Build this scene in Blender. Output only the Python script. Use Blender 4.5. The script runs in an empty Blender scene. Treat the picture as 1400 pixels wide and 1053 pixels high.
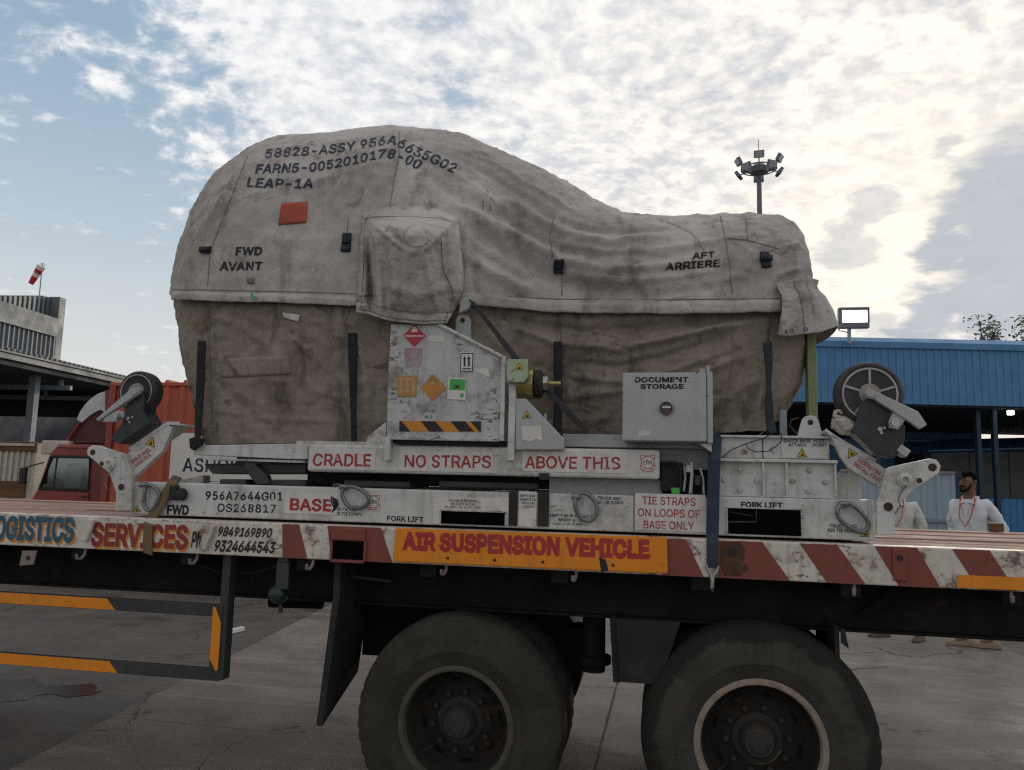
import bpy, bmesh, math, random
import numpy as np
from mathutils import Vector, Matrix, noise
from mathutils.bvhtree import BVHTree
from mathutils.geometry import delaunay_2d_cdt

random.seed(11)
SC = bpy.context.scene
COL = SC.collection

# ------------------------------------------------------------------ camera
FPX, PW, PH = 1053.0, 1400.0, 1053.0            # focal length and size of the photograph, in pixels
YAW, PITCH, ROLL = math.radians(10.7), math.radians(6.98), math.radians(1.395)
CAM = Vector((0.0, -3.70, 1.605))
CF = Vector((-math.sin(YAW)*math.cos(PITCH), math.cos(YAW)*math.cos(PITCH), math.sin(PITCH)))
_r = Vector((math.cos(YAW), math.sin(YAW), 0)); _u = _r.cross(CF)
CR = _r*math.cos(ROLL) + _u*math.sin(ROLL)
CU = -_r*math.sin(ROLL) + _u*math.cos(ROLL)
cd = bpy.data.cameras.new('camera'); cam = bpy.data.objects.new('camera', cd); COL.objects.link(cam)
cd.sensor_width = 36; cd.sensor_fit = 'HORIZONTAL'; cd.lens = FPX/PW*36; cd.clip_start = .05; cd.clip_end = 3000
m = Matrix.Identity(4)
for i in range(3):
    m[i][0], m[i][1], m[i][2], m[i][3] = CR[i], CU[i], -CF[i], CAM[i]
cam.matrix_world = m
SC.camera = cam

# ------------------------------------------------------------------ exposure
SC.view_settings.view_transform = 'Standard'; SC.view_settings.look = 'None'
SC.view_settings.exposure = 0.18; SC.view_settings.gamma = 1.0
SC.view_settings.use_curve_mapping = False
SC.cycles.max_bounces = 6; SC.cycles.diffuse_bounces = 3; SC.cycles.glossy_bounces = 3
SC.cycles.transparent_max_bounces = 8
SC.cycles.use_denoising = False; SC.cycles.filter_width = 1.25; SC.cycles.sample_clamp_indirect = 4

# ------------------------------------------------------------------ node helper
class G:
    def __init__(s, nt): s.nt = nt
    def n(s, t, ins=None, **props):
        nd = s.nt.nodes.new(t)
        for k, v in props.items(): setattr(nd, k, v)
        for k, v in (ins or {}).items():
            sock = nd.inputs[k]
            if hasattr(v, 'is_output') or isinstance(v, bpy.types.NodeSocket): s.nt.links.new(v, sock)
            else:
                if sock.type == 'RGBA' and len(v) == 3: v = (*v, 1)
                sock.default_value = v
        return nd
    def m(s, op, a, b=None, c=None, clamp=False):
        nd = s.nt.nodes.new('ShaderNodeMath'); nd.operation = op; nd.use_clamp = clamp
        for i, v in enumerate((a, b, c)):
            if v is None: continue
            if isinstance(v, bpy.types.NodeSocket): s.nt.links.new(v, nd.inputs[i])
            else: nd.inputs[i].default_value = v
        return nd.outputs[0]
    def vm(s, op, a, b=None, out=0):
        nd = s.nt.nodes.new('ShaderNodeVectorMath'); nd.operation = op
        for i, v in enumerate((a, b)):
            if v is None: continue
            if isinstance(v, bpy.types.NodeSocket): s.nt.links.new(v, nd.inputs[i])
            else: nd.inputs[i].default_value = v
        return nd.outputs[out]
    def ss(s, v, lo, hi, a=0.0, b=1.0):            # smoothstep
        nd = s.n('ShaderNodeMapRange', {'Value': v, 'From Min': lo, 'From Max': hi, 'To Min': a, 'To Max': b}, interpolation_type='SMOOTHSTEP')
        return nd.outputs[0]
    def mix(s, f, a, b, mode='MIX'):
        nd = s.nt.nodes.new('ShaderNodeMix'); nd.data_type = 'RGBA'; nd.blend_type = mode
        for i, v in ((0, f), (6, a), (7, b)):
            if isinstance(v, bpy.types.NodeSocket): s.nt.links.new(v, nd.inputs[i])
            else: nd.inputs[i].default_value = (*v, 1) if (i > 0 and len(v) == 3) else v
        return nd.outputs[2]
    def noise(s, vec, scale, detail=5, rough=.55, dist=0.0, out='Fac'):
        nd = s.n('ShaderNodeTexNoise', {'Scale': scale, 'Detail': detail, 'Roughness': rough, 'Distortion': dist})
        if vec is not None: s.nt.links.new(vec, nd.inputs['Vector'])
        return nd.outputs[out]
    def map(s, vec, scale=(1, 1, 1), loc=(0, 0, 0), rot=(0, 0, 0)):
        return s.n('ShaderNodeMapping', {'Vector': vec, 'Scale': scale, 'Location': loc, 'Rotation': rot}).outputs[0]

# ------------------------------------------------------------------ sky
SUN_AZ, SUN_EL = math.radians(19), math.radians(14)       # azimuth clockwise from +Y
SUN = Vector((math.sin(SUN_AZ)*math.cos(SUN_EL), math.cos(SUN_AZ)*math.cos(SUN_EL), math.sin(SUN_EL)))
def skydir(az, el):
    a, e = math.radians(az), math.radians(el)
    return (math.sin(a)*math.cos(e), math.cos(a)*math.cos(e), math.sin(e))
W = bpy.data.worlds.new('World'); SC.world = W; W.use_nodes = True
W.node_tree.nodes.clear(); g = G(W.node_tree)
sky = g.n('ShaderNodeTexSky', sky_type='NISHITA', sun_disc=False, sun_elevation=SUN_EL, sun_rotation=SUN_AZ)
sky.dust_density = 2.0; sky.air_density = 1.0
d = g.vm('NORMALIZE', g.n('ShaderNodeTexCoord').outputs['Generated'])
sp = g.n('ShaderNodeSeparateXYZ', {'Vector': d})
dx, dy, dz = sp.outputs
el = g.m('MAXIMUM', dz, 0.0)
den = g.m('ADD', el, 0.24)
P = g.n('ShaderNodeCombineXYZ', {'X': g.m('DIVIDE', dx, den), 'Y': g.m('DIVIDE', dy, den), 'Z': 0.0}).outputs[0]
warp = g.noise(P, 1.9, 4, .5, out='Color')
P2 = g.vm('ADD', P, g.vm('MULTIPLY', g.vm('SUBTRACT', warp, (.5, .5, .5)), (.13, .13, 0)))
Prot = g.map(P2, (1.30, 1.40, 1), rot=(0, 0, math.radians(-28)))
n_big = g.noise(P2, 1.7, 4, .5)
n_mid = g.noise(Prot, 4.4, 8, .60)
n_fin = g.noise(Prot, 13.0, 6, .60)
sundot = g.m('MAXIMUM', g.vm('DOT_PRODUCT', d, tuple(SUN), out=1), 0.0)
cleardot = g.vm('DOT_PRODUCT', d, skydir(-50, 9), out=1)
clear = g.ss(cleardot, math.cos(math.radians(30)), math.cos(math.radians(3)))
lowhaze = g.ss(dz, 0.34, 0.02)
# blue of the open sky
blue = g.mix(.8, g.vm('MULTIPLY', sky.outputs[0], (.55, .62, .74)), (3.2, 4.5, 5.75))
blue = g.mix(g.ss(dz, .50, .10), blue, (5.4, 5.95, 6.3))
blue = g.mix(g.ss(dz, .26, .04), blue, (6.5, 6.5, 6.3))
# cloud cover
n_cell = g.noise(Prot, 20.0, 5, .60)
val = g.m('ADD', g.m('MULTIPLY', n_mid, .40), g.m('ADD', g.m('MULTIPLY', n_fin, .38), g.m('ADD', g.m('SUBTRACT', g.m('MULTIPLY', n_big, .55), .15), g.m('MULTIPLY', n_cell, .16))))
val = g.m('SUBTRACT', g.m('ADD', val, .17), g.m('MULTIPLY', clear, .25))
val = g.m('ADD', val, g.m('MULTIPLY', g.m('POWER', sundot, 5.0), .035))
cover = g.ss(val, .555, .715)
thick = g.ss(val, .60, .98)
glow = g.m('POWER', sundot, 7.0)
glow2 = g.m('POWER', sundot, 60.0)
tex = g.ss(g.m('ADD', g.m('MULTIPLY', n_cell, .35), g.m('ADD', g.m('MULTIPLY', n_fin, .45), g.m('MULTIPLY', n_mid, .35))), .46, .68)
c_far = g.mix(tex, (5.6, 5.95, 6.5), (8.5, 8.5, 8.5))
c_back = g.mix(tex, (4.2, 4.3, 4.5), (6.3, 6.2, 6.1))
c_far = g.mix(g.ss(g.vm('DOT_PRODUCT', d, tuple(SUN), out=1), -.15, .40), c_back, c_far)
c_sun = g.mix(tex, (6.2, 6.15, 6.25), (10.1, 9.4, 8.3))
ccol = g.mix(g.m('MULTIPLY', glow, 1.0, clamp=True), c_far, c_sun)
ccol = g.mix(g.m('MULTIPLY', glow2, .75, clamp=True), ccol, (11.0, 10.0, 8.3))
skyc = g.mix(cover, blue, ccol)
# heavy grey cloud banks low on the sunny side
edge = g.m('MULTIPLY', g.m('SUBTRACT', g.noise(g.map(P2, (1.0, 1.3, 1)), 4.5, 8, .62), .5), .13)
bank = None
for bx, by, w in ((1400, 290, 4.6), (1345, 275, 2.6), (1300, 335, 1.9), (1400, 380, 4.6), (1345, 360, 2.2), (1345, 425, 2.6), (1275, 437, 2.3), (1210, 448, 1.6), (1160, 345, 1.7), (1192, 282, 1.1), (1340, 232, 1.4), (1290, 200, 1.0), (1560, 330, 7)):
    q = g.vm('DOT_PRODUCT', d, tuple((CF+CR*((bx-PW/2)/FPX)-CU*((by-PH/2)/FPX)).normalized()), out=1)
    ang = g.m('ADD', g.m('ARCCOSINE', g.m('MINIMUM', q, .99999)), edge)
    b = g.ss(ang, math.radians(w*1.35), math.radians(w*.62), 0, .55 if w < 1.8 else 1)
    bank = b if bank is None else g.m('MAXIMUM', bank, b)
bcol = g.mix(g.noise(Prot, 5.2, 6, .6), (3.6, 3.95, 4.6), (5.0, 5.25, 5.75))
skyc = g.mix(g.m('MULTIPLY', bank, .92), skyc, bcol)
skyc = g.mix(g.m('MULTIPLY', g.ss(dz, .15, .01), .65), skyc, g.mix(g.m('MULTIPLY', glow, 1.0, clamp=True), (6.5, 6.35, 6.0), (8.2, 7.4, 6.2)))
# below the horizon: grey ground
skyc = g.mix(g.ss(dz, -.005, -.03), skyc, (1.2, 1.15, 1.1))
bg = g.n('ShaderNodeBackground', {'Color': skyc, 'Strength': .10})
g.nt.links.new(bg.outputs[0], g.n('ShaderNodeOutputWorld').inputs[0])

# ------------------------------------------------------------------ sun behind thin cloud
sl = bpy.data.lights.new('sun', 'SUN'); sl.energy = 1.1; sl.angle = math.radians(11); sl.color = (1, .88, .72)
so = bpy.data.objects.new('sun', sl); COL.objects.link(so); so.location = (20, 40, 30)
so.rotation_euler = (-SUN).to_track_quat('-Z', 'Y').to_euler()

GZ = -.055                                       # ground level under the wheels
# ------------------------------------------------------------------ measured points
def ray(px, py): return CF + CR*((px-PW/2)/FPX) - CU*((py-PH/2)/FPX)
def at(px, py, Y):
    v = ray(px, py); return CAM + v*((Y-CAM.y)/v.y)
def atz(px, py, Z=GZ):
    v = ray(px, py); return CAM + v*((Z-CAM.z)/v.z)

# ------------------------------------------------------------------ mesh helpers
class MB:
    def __init__(s): s.bm = bmesh.new()
    def box(s, x0, x1, y0, y1, z0, z1):
        if x0 > x1: x0, x1 = x1, x0
        if y0 > y1: y0, y1 = y1, y0
        if z0 > z1: z0, z1 = z1, z0
        v = [s.bm.verts.new((x, y, z)) for x in (x0, x1) for y in (y0, y1) for z in (z0, z1)]
        for f in ((0, 1, 3, 2), (4, 6, 7, 5), (0, 4, 5, 1), (2, 3, 7, 6), (0, 2, 6, 4), (1, 5, 7, 3)):
            s.bm.faces.new([v[i] for i in f])
        return s
    def obox(s, c, u, v, w, a, b, h):               # box about c with half sizes a,b,h along axes u,v,w
        c, u, v, w = map(Vector, (c, u, v, w))
        vs = [s.bm.verts.new(c+u*(a*i)+v*(b*j)+w*(h*k)) for i in (-1, 1) for j in (-1, 1) for k in (-1, 1)]
        for f in ((0, 1, 3, 2), (4, 6, 7, 5), (0, 4, 5, 1), (2, 3, 7, 6), (0, 2, 6, 4), (1, 5, 7, 3)):
            s.bm.faces.new([vs[i] for i in f])
        return s
    def prism(s, pts, off):                          # polygon of 3-D points swept by the vector off
        off = Vector(off)
        a = [s.bm.verts.new(p) for p in pts]; b = [s.bm.verts.new(Vector(p)+off) for p in pts]
        s.bm.faces.new(a); s.bm.faces.new(b[::-1])
        for i in range(len(a)):
            j = (i+1) % len(a); s.bm.faces.new((a[i], b[i], b[j], a[j]))
        return s
    def pbox(s, x0, y0, x1, y1, Y0, Y1):             # box whose near face spans the measured rectangle at depth Y0
        xm, ym = (x0+x1)/2, (y0+y1)/2
        return s.box(at(x0, ym, Y0).x, at(x1, ym, Y0).x, Y0, Y1, at(xm, y1, Y0).z, at(xm, y0, Y0).z)
    def pprism(s, pts, Y0, Y1):
        return s.prism([at(x, y, Y0) for x, y in pts], (0, Y1-Y0, 0))
    def ring(s, c, ax, r, seg, ref=None):
        ax = Vector(ax).normalized(); ref = Vector(ref) if ref else (Vector((0, 0, 1)) if abs(ax.z) < .9 else Vector((1, 0, 0)))
        u = ax.cross(ref).normalized(); v = ax.cross(u)
        return [s.bm.verts.new(Vector(c)+u*(r*math.cos(2*math.pi*i/seg))+v*(r*math.sin(2*math.pi*i/seg))) for i in range(seg)]
    def skin(s, A, B):
        n = len(A)
        for i in range(n): s.bm.faces.new((A[i], A[(i+1) % n], B[(i+1) % n], B[i]))
    def cyl(s, p0, p1, r, seg=12, r2=None):
        ax = Vector(p1)-Vector(p0)
        A = s.ring(p0, ax, r, seg); B = s.ring(p1, ax, r if r2 is None else r2, seg)
        s.skin(A, B); s.bm.faces.new(A[::-1]); s.bm.faces.new(B)
        return s
    def pcyl(s, px, py, y0, y1, r, seg=12):          # short cylinder along the depth axis at a measured point
        c = at(px, py, y0); return s.cyl(c, c+Vector((0, y1-y0, 0)), r, seg)
    def tube(s, pts, r, seg=8, closed=False):
        pts = [Vector(p) for p in pts]; n = len(pts); R = []; ref = None
        for i, p in enumerate(pts):
            a = pts[(i-1) % n] if (closed or i) else p; b = pts[(i+1) % n] if (closed or i < n-1) else p
            t = (b-a).normalized()
            if ref is None: ref = Vector((0, 0, 1)) if abs(t.z) < .8 else Vector((0, 1, 0))
            nn = (ref - t*ref.dot(t)).normalized(); ref = nn; bb = t.cross(nn)
            rr = r[i] if isinstance(r, (list, tuple)) else r
            R.append([s.bm.verts.new(p+nn*(rr*math.cos(2*math.pi*k/seg))+bb*(rr*math.sin(2*math.pi*k/seg))) for k in range(seg)])
        for i in range(n if closed else n-1): s.skin(R[i], R[(i+1) % n])
        if not closed: s.bm.faces.new(R[0][::-1]); s.bm.faces.new(R[-1])
        return s
    def lathe(s, c, prof, seg=48, ax=(0, 1, 0), mod=None):     # prof: (radius, offset along ax)
        c = Vector(c); ax = Vector(ax).normalized(); R = []
        ref = Vector((0, 0, 1)) if abs(ax.z) < .9 else Vector((1, 0, 0)); u = ax.cross(ref).normalized(); v = ax.cross(u)
        for k, (r, o) in enumerate(prof):
            row = []
            for i in range(seg):
                a = 2*math.pi*i/seg; rr = r + (mod(k, i) if mod else 0)
                row.append(s.bm.verts.new(c+ax*o+u*(rr*math.cos(a))+v*(rr*math.sin(a))))
            R.append(row)
        for A, B in zip(R, R[1:]): s.skin(A, B)
        for row, rv in ((R[0], True), (R[-1], False)):
            if len(row) > 2: s.bm.faces.new(row[::-1] if rv else row)
        return s
    def grid(s, pts, closed_u=False):                # rows of points
        V = [[s.bm.verts.new(p) for p in row] for row in pts]
        for i in range(len(V)-1):
            for j in range(len(V[0])-1): s.bm.faces.new((V[i][j], V[i+1][j], V[i+1][j+1], V[i][j+1]))
        return s
    def mesh(s, me):
        s.bm.from_mesh(me); return s

ORG = {}
def root_of(o):
    while o.parent: o = o.parent
    return o
def tag(o, label=None, cat=None, group=None, kind=None):
    if label: o['label'] = label
    if cat: o['category'] = cat
    if group: o['group'] = group
    if kind: o['kind'] = kind
    return o
def thing(name, label, cat, loc=(0, 0, 0), group=None, local=False):
    o = bpy.data.objects.new(name, None); o.empty_display_size = .2; COL.objects.link(o)
    o.location = loc; ORG[o.name] = Vector((0, 0, 0)) if local else Vector(loc)
    return tag(o, label, cat, group)
def part(name, mb, mat, parent=None, bev=0, smooth=False, label=None, kind=None, solid=0, angle=38, bseg=2):
    bm = mb.bm
    off = ORG.get(root_of(parent).name) if parent else None
    if off: bmesh.ops.translate(bm, verts=bm.verts, vec=-off)
    bmesh.ops.recalc_face_normals(bm, faces=bm.faces)
    me = bpy.data.meshes.new(name); bm.to_mesh(me); bm.free()
    return link(name, me, mat, parent, bev, smooth, label, kind, solid, angle, bseg)
def link(name, me, mat, parent=None, bev=0, smooth=False, label=None, kind=None, solid=0, angle=38, bseg=2):
    o = bpy.data.objects.new(name, me); COL.objects.link(o)
    if mat: me.materials.append(mat)
    if smooth:
        me.shade_smooth(); me.set_sharp_from_angle(angle=math.radians(angle))
    if parent: o.parent = parent
    if solid:
        md = o.modifiers.new('solid', 'SOLIDIFY'); md.thickness = solid; md.offset = 1
    if bev:
        md = o.modifiers.new('bevel', 'BEVEL'); md.width = bev; md.segments = bseg; md.limit_method = 'ANGLE'; md.angle_limit = math.radians(35)
        md.harden_normals = False
    return tag(o, label, None, None, kind)
def whole(name, mb, mat, label, cat, loc=(0, 0, 0), group=None, **k):   # a thing that is one mesh
    bmesh.ops.translate(mb.bm, verts=mb.bm.verts, vec=-Vector(loc))
    o = part(name, mb, mat, None, **k); o.location = loc
    return tag(o, label, cat, group)
def struct(name, mb, mat, parent=None, **k):
    o = part(name, mb, mat, parent, **k)
    if not parent: o['kind'] = 'structure'
    return o
def clone(o, loc=None, parent=None, rotz=None):
    c = o.copy(); COL.objects.link(c)
    if parent: c.parent = parent
    if loc is not None: c.location = loc
    if rotz is not None: c.rotation_euler.z = rotz
    return c
def clone_tree(o, loc, rotz=0, label=None):
    c = o.copy(); COL.objects.link(c); c.location = loc; c.rotation_euler.z = rotz
    ORG[c.name] = ORG.get(o.name, Vector())
    if label: c['label'] = label
    for ch in list(o.children):
        k = ch.copy(); COL.objects.link(k); k.parent = c
        for gch in list(ch.children):
            q = gch.copy(); COL.objects.link(q); q.parent = k
    return c

# ------------------------------------------------------------------ materials
RUST = (.085, .032, .014); DIRT = (.075, .062, .05)
def M(name, col, rough=.6, metal=0.0, var=.12, vs=4, grime=.25, gcol=DIRT, gs=2.2, rust=0.0, rs=7, streak=0.0, scol=None,
      bump=.08, bs=60, stretch=(1, 1, 1), spec=.4, chips=0.0, ccol=(.10, .07, .05), coat=0):
    mt = bpy.data.materials.new(name); mt.use_nodes = True; nt = mt.node_tree; nt.nodes.clear(); g = G(nt)
    v = g.n('ShaderNodeTexCoord').outputs['Object']; vv = g.map(v, stretch) if stretch != (1, 1, 1) else v
    c = g.mix(g.ss(g.noise(vv, vs, 6, .6), .3, .7), tuple(max(0, x*(1-var)) for x in col), tuple(min(1, x*(1+var)) for x in col))
    if grime:
        gn = g.ss(g.m('ADD', g.m('MULTIPLY', g.noise(v, gs, 8, .68), .7), g.m('MULTIPLY', g.noise(v, gs*9, 5, .6), .3)), .46, .66, 0, grime)
        c = g.mix(gn, c, gcol)
    if streak:
        sn = g.ss(g.noise(g.map(v, (9, 9, .7)), 2.2, 6, .65), .50, .74, 0, streak)
        c = g.mix(sn, c, scol or gcol)
    if chips:
        cn = g.ss(g.noise(g.map(v, (.55, 1, 1.3)), 38, 6, .72), .66-.08*chips, .69-.08*chips, 0, .9)
        cn = g.m('MULTIPLY', cn, g.ss(g.noise(v, 3.1, 3, .5), .46, .6))
        c = g.mix(cn, c, ccol)
    if rust:
        rn = g.ss(g.m('ADD', g.m('MULTIPLY', g.noise(v, rs, 8, .7), .75), g.m('MULTIPLY', g.noise(v, rs*.3, 3, .5), .25)), .60-.1*rust, .70-.1*rust, 0, .9)
        c = g.mix(rn, c, g.mix(g.noise(v, rs*6, 3, .6), RUST, (.17, .075, .03)))
    b = g.n('ShaderNodeBsdfPrincipled', {'Base Color': c, 'Metallic': metal, 'Specular IOR Level': spec})
    rg = g.ss(g.noise(v, vs*2.3, 5, .6), .25, .75, max(0, rough-.13), min(1, rough+.13)); nt.links.new(rg, b.inputs['Roughness'])
    if coat: b.inputs['Coat Weight'].default_value = coat; b.inputs['Coat Roughness'].default_value = .2
    if bump:
        bn = g.n('ShaderNodeBump', {'Strength': bump, 'Distance': .01, 'Height': g.noise(v, bs, 4, .6)}); nt.links.new(bn.outputs[0], b.inputs['Normal'])
    nt.links.new(b.outputs[0], g.n('ShaderNodeOutputMaterial').inputs[0])
    return mt
def MP(name, col, wear=.45, ws=26, rough=.6):        # worn print: flakes let the surface behind show
    mt = bpy.data.materials.new(name); mt.use_nodes = True; nt = mt.node_tree; nt.nodes.clear(); g = G(nt)
    v = g.n('ShaderNodeTexCoord').outputs['Object']
    c = g.mix(g.noise(v, 9, 5, .6), tuple(x*.8 for x in col), tuple(min(1, x*1.2) for x in col))
    b = g.n('ShaderNodeBsdfPrincipled', {'Base Color': c, 'Roughness': rough, 'Specular IOR Level': .25})
    t = g.n('ShaderNodeBsdfTransparent')
    n = g.m('ADD', g.m('MULTIPLY', g.noise(v, ws, 6, .65), .65), g.m('MULTIPLY', g.noise(v, ws*.22, 3, .5), .35))
    f = g.ss(n, wear-.05, wear+.05)
    mx = g.n('ShaderNodeMixShader', {0: f}); nt.links.new(t.outputs[0], mx.inputs[1]); nt.links.new(b.outputs[0], mx.inputs[2])
    nt.links.new(mx.outputs[0], g.n('ShaderNodeOutputMaterial').inputs[0])
    return mt
def EM(name, col, s):
    mt = bpy.data.materials.new(name); mt.use_nodes = True; nt = mt.node_tree; nt.nodes.clear(); g = G(nt)
    e = g.n('ShaderNodeEmission', {'Color': col, 'Strength': s}); nt.links.new(e.outputs[0], g.n('ShaderNodeOutputMaterial').inputs[0])
    return mt
def GLASS(name, col=(.55, .62, .62), a=.55):
    mt = bpy.data.materials.new(name); mt.use_nodes = True; nt = mt.node_tree; nt.nodes.clear(); g = G(nt)
    gl = g.n('ShaderNodeBsdfGlossy', {'Color': (.8, .85, .85), 'Roughness': .08}); t = g.n('ShaderNodeBsdfTransparent', {'Color': col})
    fr = g.n('ShaderNodeFresnel', {'IOR': 1.5}).outputs[0]
    mx = g.n('ShaderNodeMixShader', {0: g.m('ADD', fr, .12, clamp=True)}); nt.links.new(t.outputs[0], mx.inputs[1]); nt.links.new(gl.outputs[0], mx.inputs[2])
    nt.links.new(mx.outputs[0], g.n('ShaderNodeOutputMaterial').inputs[0])
    return mt

m_white = M('stand_paint', (.57, .57, .555), .5, 0, .08, 3, .55, (.17, .15, .13), 3.2, .25, 9, .42, (.22, .20, .175), .06, 90, chips=.55)
m_grey = M('grey_paint', (.385, .41, .405), .45, 0, .05, 3, .22, (.18, .18, .17), 2.5, 0, 9, .18, (.22, .22, .21), .04, 90, chips=.25)
m_gpaint = M('housing_paint', (.47, .485, .48), .5, 0, .06, 4, .75, (.13, .11, .10), 5.5, .35, 9, .35, (.2, .19, .17), .06, 90, chips=1.5, ccol=(.05, .04, .035))
m_dark = M('dark_steel', (.018, .018, .02), .6, 0, .3, 5, .3, (.05, .045, .04), 3, .15, 8)
m_black = M('black_rubber', (.018, .018, .018), .75, 0, .2, 8, .3, (.06, .055, .05), 5)
m_steel = M('zinc_steel', (.38, .39, .38), .38, .85, .15, 8, .35, (.12, .1, .08), 6, .15, 16)
m_ring = M('forged_ring', (.20, .21, .215), .45, .7, .2, 12, .4, (.07, .06, .05), 9, .2, 20)
m_charcoal = M('charcoal_casting', (.03, .034, .04), .5, 0, .2, 9, .25, (.09, .085, .08), 6, 0, bump=.12, bs=120)
m_blackp = MP('black_print', (.014, .015, .018), .425, 44)
m_redp = MP('red_print', (.34, .04, .035), .39, 46)
m_navyp = MP('navy_print', (.025, .033, .06), .405, 34)
m_sticker = M('white_sticker', (.62, .60, .575), .5, 0, .06, 8, .42, (.24, .2, .17), 9, 0, bump=.03, chips=.6, ccol=(.3, .28, .26))
m_yellow = M('warning_yellow', (.62, .42, .03), .5, 0, .1, 10, .25, (.2, .15, .05), 14)
m_orange = M('orange_sheet', (.74, .25, .012), .5, 0, .08, 5, .28, (.2, .09, .03), 5, .05, 9, .35, (.24, .10, .03))

try:
    _ff = bpy.utils.system_resource('DATAFILES', path='fonts')
    FONT = bpy.data.fonts.load(_ff + '/Inter.woff2')           # the sans-serif that ships with Blender
except Exception:
    FONT = None
def txt_mesh(s, bold=0.0, shear=0.0, space=1.0, res=4, rough=.045):
    """flat lettering: every contour of the font is filled with its own holes, so overlapping strokes stay solid"""
    cu = bpy.data.curves.new('t', 'FONT'); cu.body = s; cu.shear = shear; cu.space_character = space; cu.align_x = 'CENTER'
    if FONT: cu.font = FONT
    ob = bpy.data.objects.new('t', cu); COL.objects.link(ob)
    dg = bpy.context.evaluated_depsgraph_get(); dg.update()
    c2 = ob.evaluated_get(dg).to_curve(dg); L = []
    for sp in c2.splines:
        bp = sp.bezier_points; n = len(bp); pts = []
        for k in range(n):
            a, b = bp[k], bp[(k+1) % n]; p0, p1, p2, p3 = a.co, a.handle_right, b.handle_left, b.co
            st = abs((p1-p0).cross(p3-p0).length)+abs((p2-p0).cross(p3-p0).length) < 1e-4
            for q in range(1 if st else res):
                t = q/res; pts.append(((1-t)**3*p0+3*(1-t)**2*t*p1+3*(1-t)*t*t*p2+t**3*p3).to_2d())
        P = [p for k, p in enumerate(pts) if (p-pts[k-1]).length > 1e-4]
        if len(P) > 2: L.append(P)
    bpy.data.objects.remove(ob); bpy.data.curves.remove(cu)
    def area(P): return .5*sum(P[k-1].x*P[k].y-P[k].x*P[k-1].y for k in range(len(P)))
    A = [area(P) for P in L]; sg = 1 if A[max(range(len(L)), key=lambda k: abs(A[k]))] > 0 else -1
    def fat(P):
        if not bold: return P
        out = []
        for k in range(len(P)):
            a, b, c = P[k-1], P[k], P[(k+1) % len(P)]
            n1 = Vector((b.y-a.y, a.x-b.x)).normalized(); n2 = Vector((c.y-b.y, b.x-c.x)).normalized(); m_ = n1+n2; l = m_.length
            out.append(b+m_*(sg*bold*1.2/max(.5, l*l/2)*1.0) if l > .1 else b)
        return out
    polys = [fat(P) for P in L]; V0 = []; E0 = []
    for q in polys:
        b0 = len(V0); V0 += [Vector(p) for p in q]; E0 += [(b0+k, b0+(k+1) % len(q)) for k in range(len(q))]
    vs, _, fs, *_ = delaunay_2d_cdt(V0, E0, [], 0, 1e-5)
    vx = np.array([(p.x, p.y) for p in vs]); fi = np.array(fs); cc = vx[fi].mean(1)
    a = np.array([(V0[e[0]].x, V0[e[0]].y) for e in E0]); b = np.array([(V0[e[1]].x, V0[e[1]].y) for e in E0])
    px, py = cc[:, :1], cc[:, 1:2]
    side = (b[:, 0]-a[:, 0])[None]*(py-a[:, 1][None])-(px-a[:, 0][None])*(b[:, 1]-a[:, 1])[None]
    up = (a[:, 1][None] <= py) & (b[:, 1][None] > py) & (side > 0); dn = (a[:, 1][None] > py) & (b[:, 1][None] <= py) & (side < 0)
    keep = (up.sum(1)-dn.sum(1)) != 0
    V = [(x, y, 0.0) for x, y in vx]; F = [tuple(f) for f in fi[keep].tolist()]
    me = bpy.data.meshes.new('lettering'); me.from_pydata(V, [], F)
    co = np.array(V, np.float32); lo, hi = co.min(0), co.max(0)
    lay = co[:, 2].copy()
    co[:, :2] = (co[:, :2]-lo[:2])/np.maximum(hi[:2]-lo[:2], 1e-6); co[:, 2] = lay
    if rough:
        for r_ in co:
            q = Vector((r_[0]*len(s)*1.3, r_[1]*2.2, len(s))); r_[0] += rough*noise.noise(q)/max(1, len(s))*1.6; r_[1] += rough*noise.noise(q+Vector((9, 3, 1)))
    return me, co                                     # first two coordinates run 0..1
def txt(name, s, x0, ytop, x1, ybot, Y, mat, parent, bold=0.0, shear=0.0, dy=0.0, label=None, off=.0012, **k):
    """lettering whose ink fills the measured rectangle on the plane at depth Y; dy = drop of the baseline from left to right"""
    me, co = txt_mesh(s, bold, shear, **k)
    a = at(x0, ybot, Y); b = at(x1, ybot+dy, Y); c = at(x0, ytop, Y); h = (c-a).length
    ex = b-a; ez = Vector((0, 0, h))
    org = ORG.get(root_of(parent).name, Vector())
    A = np.array(a-org); out = A+co[:, :1]*np.array(ex)+co[:, 1:2]*np.array(ez); out[:, 1] -= off+co[:, 2]
    me.vertices.foreach_set('co', out.astype(np.float32).ravel()); me.update()
    return link(name, me, mat, parent, label=label)
def decal(name, x0, y0, x1, y1, Y, mat, parent, th=.002, **k):
    return part(name, MB().pbox(x0, y0, x1, y1, Y-th, Y-.0002), mat, parent, **k)
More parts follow.
